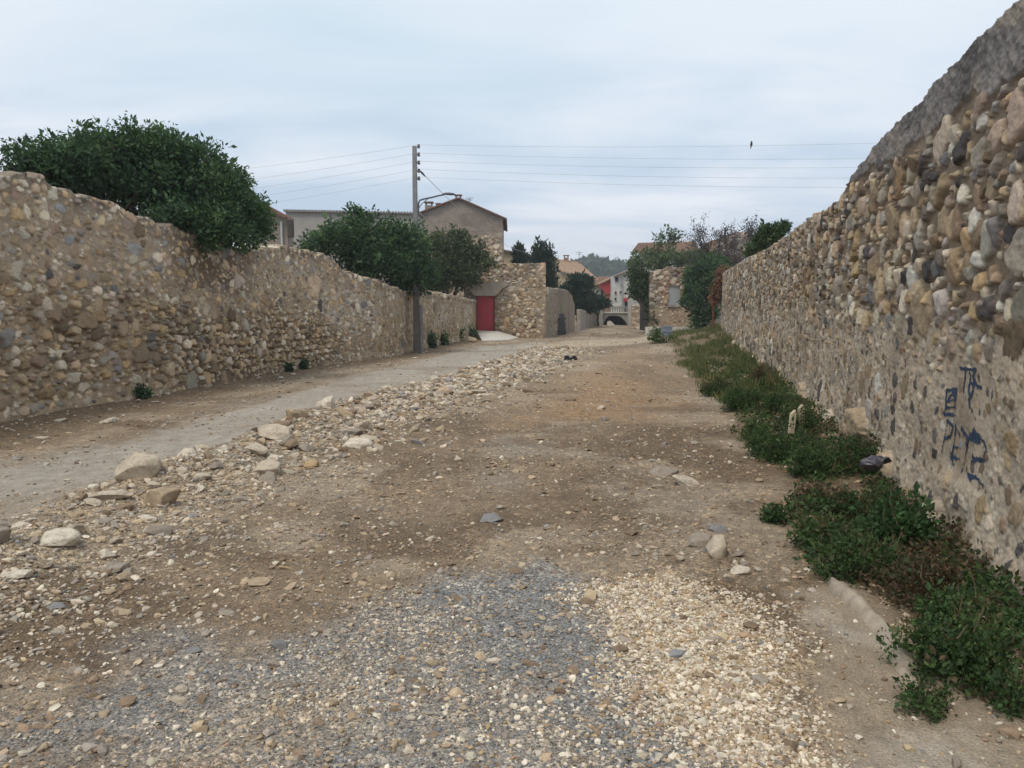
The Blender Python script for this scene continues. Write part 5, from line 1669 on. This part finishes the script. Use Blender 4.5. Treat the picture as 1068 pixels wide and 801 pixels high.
# rubble filling the bank
n = 19000
tb_ = rng.uniform(0, 1, n); bl = np.array(bank_line)
bs = np.concatenate([[0], np.cumsum(np.hypot(*np.diff(bl, axis=0).T))]); sbk = bs[-1] * tb_ ** 1.5
bx_ = np.interp(sbk, bs, bl[:, 0]); by_ = np.interp(sbk, bs, bl[:, 1])
Xr = bx_ + (0.12 + rng.normal(0, 0.36, n) + rng.exponential(0.22, n)) * (1 + by_ * 0.02); Yr = by_ + rng.normal(0, 0.36, n) * (1 + by_ * 0.04)
k = poly_sd(Xr, Yr, track_poly) < 0.12
Xr, Yr = Xr[k], Yr[k]
W_RUB = {'grey': 4, 'pale': 5, 'tan': 3, 'white': 1.5, 'brown': 2.5, 'orange': 0.2, 'blue': 0.3}
scatter_mesh("rubble", Xr, Yr, np.clip(rng.lognormal(math.log(0.020), 0.5, len(Xr)), 0.007, 0.075) * np.clip(Yr / 9, 0.55, 1.6), cols_of(rng, len(Xr), W_RUB), T_MID, 811, flat=(0.35, 0.8), label="small broken rubble heaped along the low bank beside the track")

# individual rocks
big_me = {}


def rock_mesh(ti, ck):
    key = (ti, ck)
    if key not in big_me:
        V_, F_ = T_BIG[ti]
        o = np_mesh("rock", V_, F_, M['stone'], None, {"col": np.repeat(np.array([SP[ck]]), len(V_), 0)}, smooth=True)
        me = o.data
        bpy.data.objects.remove(o)
        big_me[key] = me
    return big_me[key]


def rock(x, y, s, ck, label, group=None, ti=None, yaw=None, sc=(1, 0.75, 0.6), sink=0.3, rng=np.random.default_rng(821), cat="rock"):
    ti = int(rng.integers(0, len(T_BIG))) if ti is None else ti
    o = bpy.data.objects.new("rock", rock_mesh(ti, ck))
    COL.objects.link(o)
    o.scale = (s * sc[0], s * sc[1], s * sc[2])
    o.rotation_euler = (rng.normal(0, 0.15), rng.normal(0, 0.15), rng.uniform(0, 6.28) if yaw is None else yaw)
    o.location = (x, y, gz1(x, y) + s * sc[2] * (0.6 - sink))
    return tag(o, label, cat, group)


ROCKS = [  # photo x, foot y, width px, height ratio, colour, label
    (138, 522, 42, 0.95, 'pale', "large rounded tan boulder on the rubble bank beside the left track"),
    (106, 538, 46, 0.35, 'pale', "flat pale slab just in front of the large tan boulder"),
    (280, 470, 36, 0.55, 'pale', "broken pale angular rock at the left edge of the rubble bank"),
    (340, 441, 20, 0.9, 'white', "upright white angular stone leaning on a rounder tan stone"),
    (357, 445, 20, 0.75, 'tan', "rounded tan stone next to the upright white stone"),
    (716, 506, 34, 0.38, 'white', "flat whitish stone lying right of centre on the roadbed"),
    (699, 496, 32, 0.30, 'grey', "grey flat stone just behind the flat whitish stone"),
    (510, 544, 30, 0.25, 'blue', "flat blue-grey slab lying in the middle of the road"),
    (752, 582, 36, 0.9, 'pale', "pale wedge-shaped rock in the group near the right weeds"),
    (728, 572, 30, 0.75, 'grey', "grey rock left of the pale wedge-shaped rock"),
    (776, 600, 18, 0.7, 'white', "small white lump in front of the pale wedge-shaped rock"),
    (763, 607, 17, 0.7, 'pale', "small pale pitted lump beside the small white lump"),
    (750, 555, 16, 0.6, 'blue', "small bluish stone behind the pale wedge-shaped rock"),
    (14, 631, 34, 0.35, 'white', "flat white stone half buried at the left picture edge"),
    (182, 735, 24, 0.6, 'pale', "smooth oval pale stone on the grey gravel"),
    (288, 681, 22, 0.7, 'blue', "pointed blue-grey stone at the edge of the grey gravel"),
    (200, 686, 24, 0.25, 'blue', "thin dark slate flake left of the pointed blue-grey stone"),
    (55, 648, 28, 0.28, 'blue', "flat bluish stone beside a small orange stone"),
    (95, 643, 16, 0.5, 'orange', "small orange stone beside the flat bluish stone"),
    (230, 645, 26, 0.4, 'grey', "grey tilted stone above the grey gravel, left of centre"),
    (120, 645, 30, 0.3, 'tan', "flat tan sliver of stone on the brown dirt at left"),
    (297, 594, 16, 0.5, 'ochre', "small ochre stone standing out on the brown roadbed"),
    (265, 612, 30, 0.25, 'tan', "long thin tan stone below the small ochre stone"),
    (115, 605, 38, 0.4, 'grey', "wide dusty grey rock sunk into the dirt below the boulder"),
    (150, 553, 22, 0.45, 'white', "pale oval stone at the foot of the rubble bank"),
    (160, 565, 26, 0.5, 'grey', "dark grey rock at the foot of the rubble bank"),
    (205, 515, 30, 0.35, 'pale', "pale flat stone in the middle of the rubble bank"),
    (278, 508, 22, 0.7, 'grey', "greenish-grey block on the right slope of the rubble bank"),
    (323, 490, 24, 0.5, 'ochre', "warm ochre stone on the right slope of the rubble bank"),
    (365, 470, 34, 0.4, 'white', "white broken slab low on the rubble bank"),
    (383, 463, 20, 0.5, 'pale', "pale chunk right of the white broken slab"),
    (437, 465, 16, 0.45, 'blue', "blue-grey stone right of the rubble bank"),
    (495, 412, 18, 0.4, 'pale', "pale stone on the road at the far end of the rubble bank"),
    (110, 442, 16, 0.5, 'white', "pale stone lying on the dirt at the foot of the left wall"),
    (40, 458, 12, 0.35, 'white', "small white flat stone on the left track's edge"),
    (640, 618, 0, 0, None, None),
    (540, 600, 20, 0.55, 'brown', "small brown stone at the top edge of the grey gravel"),
    (592, 490, 16, 0.4, 'brown', "low brown stone in the middle distance of the road"),
    (628, 428, 14, 0.5, 'pale', "small pale stone in the reddish part of the road"),
    (593, 419, 14, 0.5, 'brown', "small brown stone left of the reddish part of the road"),
    (490, 357, 14, 0.5, 'tan', "tan stone beside the weeds at the foot of the ramp"),
    (770, 690, 0, 0, None, None),
    (612, 688, 16, 0.4, 'tan', "flat tan pebble stone amid the blue-grey chippings"),
    (596, 790, 0, 0, None, None),
    (655, 692, 16, 0.4, 'white', "small white stone among the cream pebbles"),
    (868, 610, 0, 0, None, None),
]
for i, (px_, py_, w, hr, ck, lab) in enumerate(ROCKS):
    if not w: continue
    q_ = gp(px_, py_)
    s = w / 2 * q_.y / FPX * (1.32 if py_ < 590 or px_ > 700 else 1.05)
    rock(q_.x, q_.y + s * 0.6, s, ck, lab, ti=i % len(T_BIG), yaw=random.uniform(-0.4, 0.4), sc=(1, 0.72, max(0.3, hr * 0.95)), sink=0.40)
# the rest: bank rocks, bed stones and stones at the foot of the left wall
rng = np.random.default_rng(831)
n = 0
while n < 200:
    u = bs[-1] * rng.uniform() ** 1.5
    x = np.interp(u, bs, bl[:, 0]); y = np.interp(u, bs, bl[:, 1])
    x += rng.normal(0.0, 0.36) + rng.exponential(0.22); y += rng.normal(0, 0.36) * (1 + y * 0.03)
    if float(poly_sd(np.array([x]), np.array([y]), track_poly)[0]) > 0.05 or y < 4.3: continue
    rock(x, y, float(np.clip(rng.lognormal(math.log(0.088), 0.40), 0.045, 0.21)) * min(1.0, 0.45 + y / 14), ['grey', 'pale', 'tan', 'white', 'brown', 'grey', 'pale'][rng.integers(0, 7)],
         "loose angular rock among many in the rubble bank beside the left track", "rocks of the rubble bank", sc=(1, rng.uniform(0.55, 0.9), rng.uniform(0.3, 0.7)))
    n += 1
n = 0
while n < 85:
    y = float(np.exp(rng.uniform(math.log(3.4), math.log(24)))); x = float(rng.uniform(-0.55, 0.42) * y)
    ax, ay = np.array([x]), np.array([y])
    if poly_sd(ax, ay, track_poly)[0] > -0.3 or poly_sd(ax, ay, weed_poly)[0] > -0.1 or poly_sd(ax, ay, grey_poly)[0] > 0 or RW(y) - x < 0.8: continue
    rock(x, y, float(np.clip(rng.lognormal(math.log(0.030 + 0.0022 * y), 0.34), 0.02, 0.11)), ['grey', 'pale', 'tan', 'grey', 'brown', 'pale', 'tan', 'orange'][rng.integers(0, 8)],
         "loose stone lying scattered on the open brown roadbed", "stones scattered on the roadbed", sc=(1, rng.uniform(0.5, 0.9), rng.uniform(0.25, 0.6)))
    n += 1
qc_ = gp(752, 585)
for i in range(16):
    x, y = qc_.x + float(rng.normal(0, 0.2)), qc_.y + float(rng.normal(0.05, 0.25))
    rock(x, y, float(rng.uniform(0.018, 0.05)), ['grey', 'pale', 'brown', 'white', 'blue'][rng.integers(0, 5)], "small broken stone in the little heap around the pale wedge-shaped rock", "small stones heaped near the right weeds", sc=(1, 0.75, rng.uniform(0.4, 0.7)))
for i in range(26):
    y = float(rng.uniform(10.5, 30)); x = float(np.interp(y, lp[:, 1], lp[:, 0])) + abs(float(rng.normal(0, 0.5))) + 0.15
    rock(x, y, float(rng.uniform(0.05, 0.11)), ['pale', 'white', 'tan', 'grey'][rng.integers(0, 4)], "fallen stone lying in the earth along the foot of the left wall", "fallen stones along the left wall", sc=(1, 0.7, rng.uniform(0.3, 0.55)))

# dark block on the far road, cement ridge at the right
q_ = gp(595, 375)
m = MB()
m.box(-0.21, 0.21, -0.12, 0.12, 0, 0.10); m.box(-0.20, -0.04, -0.10, 0.10, 0.10, 0.155); m.box(0.05, 0.19, -0.10, 0.10, 0.10, 0.15)
bl_o = m.build("block", M['plastic_black'], None, bevel=0.015)
bl_o.location = (q_.x, q_.y, gz1(q_.x, q_.y) - 0.01)
tag(bl_o, "black block lying on its own in the middle of the road far ahead", "block")


def ridge_pts(lst, w, h):
    V_, Q_ = [], []
    P = [gp(a, b) for a, b in lst]
    N = 60
    prof = [(-1, -0.15), (-0.75, 0.45), (-0.35, 0.95), (0.1, 1.0), (0.6, 0.7), (1.0, 0.2), (1.15, -0.2)]
    seg = [0.0]
    for a, b in zip(P[:-1], P[1:]): seg.append(seg[-1] + (b - a).length)
    for i in range(N + 1):
        t = seg[-1] * i / N
        c = Vector([np.interp(t, seg, [p[k] for p in P]) for k in range(3)])
        t2 = min(seg[-1], t + 0.02); t1 = max(0, t - 0.02)
        d = Vector([np.interp(t2, seg, [p[k] for p in P]) - np.interp(t1, seg, [p[k] for p in P]) for k in range(3)]).normalized()
        nn = Vector((d.y, -d.x, 0))
        ww = w * (1 + 0.35 * float(fbm(np.array([t * 2.5]), np.array([3.0]), 841, 3)[0])) * min(1, 0.35 + 4 * min(i / N, 1 - i / N))
        hh = h * (1 + 0.5 * float(fbm(np.array([t * 3.5]), np.array([8.0]), 843, 3)[0])) * min(1, 0.3 + 5 * min(i / N, 1 - i / N))
        g0 = gz1(c.x, c.y)
        for (a, b) in prof:
            qv = c + nn * (-a * ww)
            jit = 0.022 * float(fbm(np.array([t * 14 + a * 3]), np.array([a * 5.0]), 845, 3)[0])
            V_.append((qv.x, qv.y, g0 + hh * b + jit))
    k = len(prof)
    for i in range(N):
        for j in range(k - 1):
            Q_.append((i * k + j, (i + 1) * k + j, (i + 1) * k + j + 1, i * k + j + 1))
    return V_, Q_


V_, Q_ = ridge_pts([(866, 604), (880, 622), (902, 640), (925, 662), (942, 690), (950, 712)], 0.055, 0.05)
rd = np_mesh("kerb", V_, Q_, plain_mat("old_cement", (0.42, 0.355, 0.28), (0.27, 0.22, 0.17), 14, bump=0.6, fine=60), smooth=True)
tag(rd, "worn earthy cement kerb remnant curving along the near weeds", "kerb")

# ------------------------------------------------------------------ weeds along the right wall
def weed(px_, py_, w_px, h_m, seed, label, pal=G_WEED, group=None, leaf=0.021, n=None, dry=0.0, name="weed_clump", density=1.0):
    """a low bushy weed whose foot is at (px_, py_) in the photograph"""
    rng = np.random.default_rng(seed)
    q_ = gp(px_, py_)
    z0 = gz1(q_.x, q_.y)
    R = w_px / 2 * q_.y / FPX
    r = thing(name, label, "plant", (q_.x, q_.y, z0), group)
    bl_ = [(q_.x, q_.y, z0 + h_m * 0.25, R * 0.85, R * 0.75, h_m * 0.65, 1.2)]
    for _ in range(5):
        a = rng.uniform(0, 6.28); f = rng.uniform(0.35, 0.75)
        bl_.append((q_.x + math.cos(a) * R * f, q_.y + math.sin(a) * R * f * 0.8, z0 + h_m * rng.uniform(0.15, 0.5), R * rng.uniform(0.3, 0.5), R * rng.uniform(0.3, 0.45), h_m * rng.uniform(0.3, 0.55), 0.5))
    R *= 0.95
    area = (R * R * 3.0 + R * h_m * 3)
    n = int(min(1000, max(60, area / (leaf * leaf) * 0.32 * density)))
    V, Q, C = crown_arrays(rng, bl_, n, 14, leaf * 1.15, leaf, pal, shell=(0.35, 1.0), width=0.6, up=0.35)
    below = C * 0 + 1
    np_mesh("foliage", V, Q, M['leaf'], r, {"col": C})
    mb = MB()
    for _ in range(9):
        a = rng.uniform(0, 6.28); f = rng.uniform(0.2, 0.9)
        p1 = Vector((q_.x + math.cos(a) * R * f, q_.y + math.sin(a) * R * f * 0.8, z0 + h_m * rng.uniform(0.5, 1.05)))
        limb(mb, (q_.x + math.cos(a) * R * 0.2, q_.y + math.sin(a) * R * 0.2, z0 - 0.02), p1, 0.006, 0.003, rng, 4, 0.3)
    mb.build("stem", M['stem'], r)
    return r


M['stem'] = plain_mat("stem", (0.12, 0.105, 0.05), (0.08, 0.06, 0.035), 30, bump=0)
G_MIX = [((0.032, 0.065, 0.025), 3), ((0.045, 0.085, 0.030), 3), ((0.10, 0.070, 0.042), 2), ((0.075, 0.060, 0.032), 2)]
weed(1010, 700, 145, 0.34, 901, "largest dark green bushy weed at the bottom right, under the wall's nearest foot")
weed(965, 742, 72, 0.13, 902, "low flat weed spreading over the mud in front of the largest bushy weed", leaf=0.017)
weed(1062, 742, 60, 0.22, 903, "green weed at the right picture edge on pale mud")
weed(1000, 665, 105, 0.30, 904, "green weed pressed against the wall foot behind the largest bushy weed", G_WEED)
weed(945, 622, 110, 0.28, 905, "reddish-brown dying weed mixed with green, next to the cement kerb", G_DRY)
weed(895, 600, 105, 0.32, 906, "dense dark green weed just above the head of the cement kerb")
weed(940, 575, 95, 0.42, 907, "tallest weed with broad light leaves, close to the wall below the graffiti", [((0.04, 0.09, 0.03), 3), ((0.055, 0.115, 0.04), 2), ((0.03, 0.065, 0.025), 3)], leaf=0.032)
weed(862, 572, 80, 0.28, 907, "dark green weed at the road side of the dense weed patch")
weed(905, 545, 100, 0.30, 908, "brown-tinged weed below the dark plastic bag", G_MIX)
weed(855, 532, 70, 0.22, 909, "brownish dry weed on the road side, left of the plastic bag", G_DRY)
weed(905, 498, 80, 0.36, 910, "green weed leaning on the wall behind the plastic bag", G_MIX)
weed(860, 500, 95, 0.36, 911, "wide dark weed between the plastic bag and the pale wooden stakes")
weed(820, 482, 85, 0.36, 912, "dark green weed in front of the pale wooden stakes")
weed(838, 462, 70, 0.42, 913, "dark weed behind the pale wooden stakes, against the wall")
weed(790, 462, 50, 0.26, 914, "low dark weed at the road edge, left of the pale wooden stakes")
weed(814, 438, 50, 0.40, 915, "dark clump of weeds against the wall above the wooden stakes")
weed(780, 430, 60, 0.40, 916, "flat-topped weed clump where the green verge narrows")
weed(797, 412, 36, 0.5, 917, "reddish-brown dead weed against the wall foot", G_DRY)
weed(757, 412, 62, 0.30, 918, "low weed clump at the road side of the grassy verge", G_MIX)
weed(690, 362, 26, 0.5, 919, "lone dark weed clump at the left tip of the verge", density=0.8, leaf=0.07)
weed(688, 352, 26, 0.45, 920, "weed clump left of the blue-grey crate", density=0.8, leaf=0.08)
weed(712, 346, 50, 0.8, 921, "wide weed bed in front of the low kerb-like wall", G_MID, density=0.8, leaf=0.09)
weed(808, 545, 22, 0.12, 922, "tiny isolated weed on the bare earth left of the verge", leaf=0.03)
# left wall weeds
for (a, b, w, h_, lab) in ((52, 424, 20, 0.30, "small dark weed at the foot of the left wall, leftmost one"), (148, 419, 16, 0.26, "small dark weed at the foot of the left wall, second from left"),
                           (318, 386, 9, 0.30, "small weed in the wall foot near the middle of the left wall"), (300, 389, 7, 0.2, "tiny weed tuft left of another at the left wall's middle"),
                           (448, 364, 11, 0.8, "dark upright weed just right of the utility pole"), (462, 361, 12, 0.5, "sparse weed between the pole's weed and the ramp"),
                           (478, 357, 16, 0.75, "green weed left of the ramp beside the wall"), (490, 355, 16, 0.75, "tallest green weed right next to the ramp"),
                           (548, 349.5, 22, 0.3, "low dark weed strip at the foot of the gateway wall")):
    weed(a, b, w, h_, 940 + a, lab, G_DARK if w < 21 else G_WEED, leaf=0.05 if a < 350 else 0.09, density=0.9)

# creeping ground cover between the weeds
rng = np.random.default_rng(957)
n = 60000
Yg = np.exp(rng.uniform(math.log(2.6), math.log(24), n)); Xg = RW(Yg) - rng.uniform(0, 1, n) ** 1.2 * (0.9 + 0.14 * Yg)
k = (poly_sd(Xg, Yg, weed_poly) + 0.15 * fbm(Xg * 2.5, Yg * 2.5, 131, 3) > 0.02) & (fbm(Xg * 2.6, Yg * 2.2, 959, 4) > -0.12)
Xg, Yg = Xg[k][:16000], Yg[k][:16000]
hgt_ = rng.uniform(0, 1, len(Xg)) * 0.12 * (1 + fbm(Xg * 3, Yg * 3, 958, 2))
D = rng.normal(size=(len(Xg), 3)) * 0.8 + np.array([0, 0, 0.35])
V, Q = leaf_quads(np.stack([Xg, Yg, ground_z(Xg, Yg) + hgt_], -1), D, rand_dirs(rng, len(Xg)), rng.uniform(0.022, 0.045, len(Xg)) * (1 + Yg * 0.04), 0.6)
dryp = sstep(-0.1, 0.35, fbm(Xg * 1.3, Yg * 1.0, 956, 3))[:, None]
ga = np.array([c for c, _ in G_WEED])[rng.choice(4, len(Xg))]; gb = np.array([c for c, _ in G_DRY])[rng.choice(4, len(Xg))]
gc = np.where(rng.uniform(0, 1, (len(Xg), 1)) < dryp * 0.8, gb, ga) * rng.uniform(0.75, 1.25, (len(Xg), 1))
tag(np_mesh("ground_cover", V, Q, M['leaf'], None, {"col": np.repeat(gc, 4, 0)}), "low creeping greenery and dry stalks between the weed clumps by the right wall", "ground cover", kind="stuff")

# grass of the verge
rng = np.random.default_rng(961)
gpoly = P2([(694, 346), (702, 366), (716, 384), (742, 408), (765, 425), (790, 425), (812, 428), (800, 398), (776, 373), (750, 346)])
n = 90000
Yg = np.exp(rng.uniform(math.log(11), math.log(46), n)); Xg = RW(Yg) - np.abs(rng.uniform(0, 1, n)) * (0.75 + 0.085 * Yg)
k = (poly_sd(Xg, Yg, gpoly) + 0.3 * fbm(Xg * 1.5, Yg * 1.5, 963, 3) > rng.uniform(-0.2, 0.3, n)) & (RW(Yg) - Xg > 0.05) & (fbm(Xg * 1.7, Yg * 0.9, 965, 4) > 0.0)
Xg, Yg = Xg[k][:12000], Yg[k][:12000]
Zg = ground_z(Xg, Yg)
hh = rng.uniform(0.10, 0.30, len(Xg)) * (0.8 + 0.5 * sstep(1.2, 0.1, RW(Yg) - Xg)) * (1 + 0.6 * fbm(Xg * 0.9, Yg * 0.9, 967, 3))
D = rng.normal(size=(len(Xg), 3)) * 0.35 + np.array([0, 0, 1])
V, Q = leaf_quads(np.stack([Xg, Yg, Zg - 0.01], -1), D, rand_dirs(rng, len(Xg)), hh, 0.09)
gc = np.array([(0.09, 0.12, 0.045), (0.12, 0.145, 0.058), (0.07, 0.10, 0.036), (0.22, 0.17, 0.09)])[rng.choice(4, len(Xg), p=[0.36, 0.24, 0.2, 0.2])] * rng.uniform(0.75, 1.25, (len(Xg), 1))
tag(np_mesh("grass", V, Q, M['leaf'], None, {"col": np.repeat(gc, 4, 0)}), "green grass growing on the verge along the right wall", "grass", kind="stuff")

# ------------------------------------------------------------------ litter on the verge
q_ = gp(911, 512)
bag = thing("plastic_bag", "crumpled dark purple-grey plastic bag lying on the weeds by the wall", "bag", (q_.x, q_.y, 0.12))
V_, F_ = T_BIG[3]
Vb = V_ * np.array([0.12, 0.09, 0.085]) * (1 + 0.22 * fbm(V_[:, [0]][:, 0] * 4, V_[:, 1] * 4 + V_[:, 2] * 3, 971, 3))[:, None] + np.array([q_.x, q_.y, 0.24])
np_mesh("bag_body", Vb, F_, M['bag'] if 'bag' in M else plain_mat("bag_film", (0.075, 0.068, 0.085), (0.04, 0.036, 0.048), 12, rough=0.3, spec=0.5, bump=0.3), bag, smooth=True)
m = MB(); m.prism([(q_.x + 0.05, q_.y, 0.28), (q_.x + 0.11, q_.y - 0.03, 0.31), (q_.x + 0.14, q_.y - 0.03, 0.27), (q_.x + 0.08, q_.y, 0.24)], (0, 0.05, 0))
m.build("bag_handle", M['plastic_black'], bag)
for (a, b, w, h_, tl, lab) in ((811, 460, 5.5, 11, 0.1, "left of two pale wooden stakes standing in the weeds by the right wall"), (821, 458, 6, 13, -0.08, "right, taller of two pale wooden stakes in the weeds by the wall")):
    q_ = gp(a, b); k = q_.y / FPX
    m = MB(); m.box(-w * k / 2, w * k / 2, -0.02, 0.02, -0.15, h_ * k + 0.04)
    m.prism([(-w * k / 2, -0.02, h_ * k + 0.04), (w * k / 2, -0.02, h_ * k + 0.04), (w * k / 4, -0.02, h_ * k + 0.09)], (0, 0.04, 0))
    o = m.build("wooden_stake", M['pale_wood'], None)
    o.location = (q_.x, q_.y - 0.45, gz1(q_.x, q_.y) + 0.16); o.rotation_euler = (0, tl, 0.3)
    tag(o, lab, "stake")
q_ = gp(695, 355)
cr = thing("crate", "pale blue-grey plastic crate standing in the weeds before the low kerb-like wall", "crate", (q_.x, q_.y, gz1(q_.x, q_.y)))
w = 5.2 * q_.y / FPX; hc_ = 10 * q_.y / FPX; z0 = gz1(q_.x, q_.y)
m = MB()
for (x0, x1, y0, y1) in ((-w, w, -w * .8, -w * .8 + .03), (-w, w, w * .8 - .03, w * .8), (-w, -w + .03, -w * .8 + .03, w * .8 - .03), (w - .03, w, -w * .8 + .03, w * .8 - .03)):
    m.box(q_.x + x0, q_.x + x1, q_.y + y0, q_.y + y1, z0, z0 + hc_)
m.box(q_.x - w + .03, q_.x + w - .03, q_.y - w * .8 + .03, q_.y + w * .8 - .03, z0, z0 + 0.03)
m.build("crate_box", M['plastic_blue'], cr)
m = MB(); m.box(q_.x - w - .025, q_.x + w + .025, q_.y - w * .8 - .03, q_.y - w * .8 - .003, z0 + hc_ * 0.86, z0 + hc_ * 1.0)
m.box(q_.x - w - .025, q_.x + w + .025, q_.y - w * .8 - .03, q_.y - w * .8 - .003, z0 + hc_ * 0.4, z0 + hc_ * 0.47)
m.build("rim", M['plastic_blue'], cr)

# ------------------------------------------------------------------ thin haze in the air
m = MB()
m.box(-1300, 1300, -30, 960, -4, 60)
hz = bpy.data.materials.new("haze")
hz.use_nodes = True
hz.node_tree.nodes.clear()
ho = hz.node_tree.nodes.new("ShaderNodeOutputMaterial")
hv = hz.node_tree.nodes.new("ShaderNodeVolumePrincipled")
hv.inputs["Color"].default_value = (0.86, 0.91, 0.97, 1)
hv.inputs["Density"].default_value = 0.0007
hz.node_tree.links.new(hv.outputs[0], ho.inputs["Volume"])
tag(m.build("haze", hz, None), "thin pale haze in the distant air", "haze", kind="stuff")
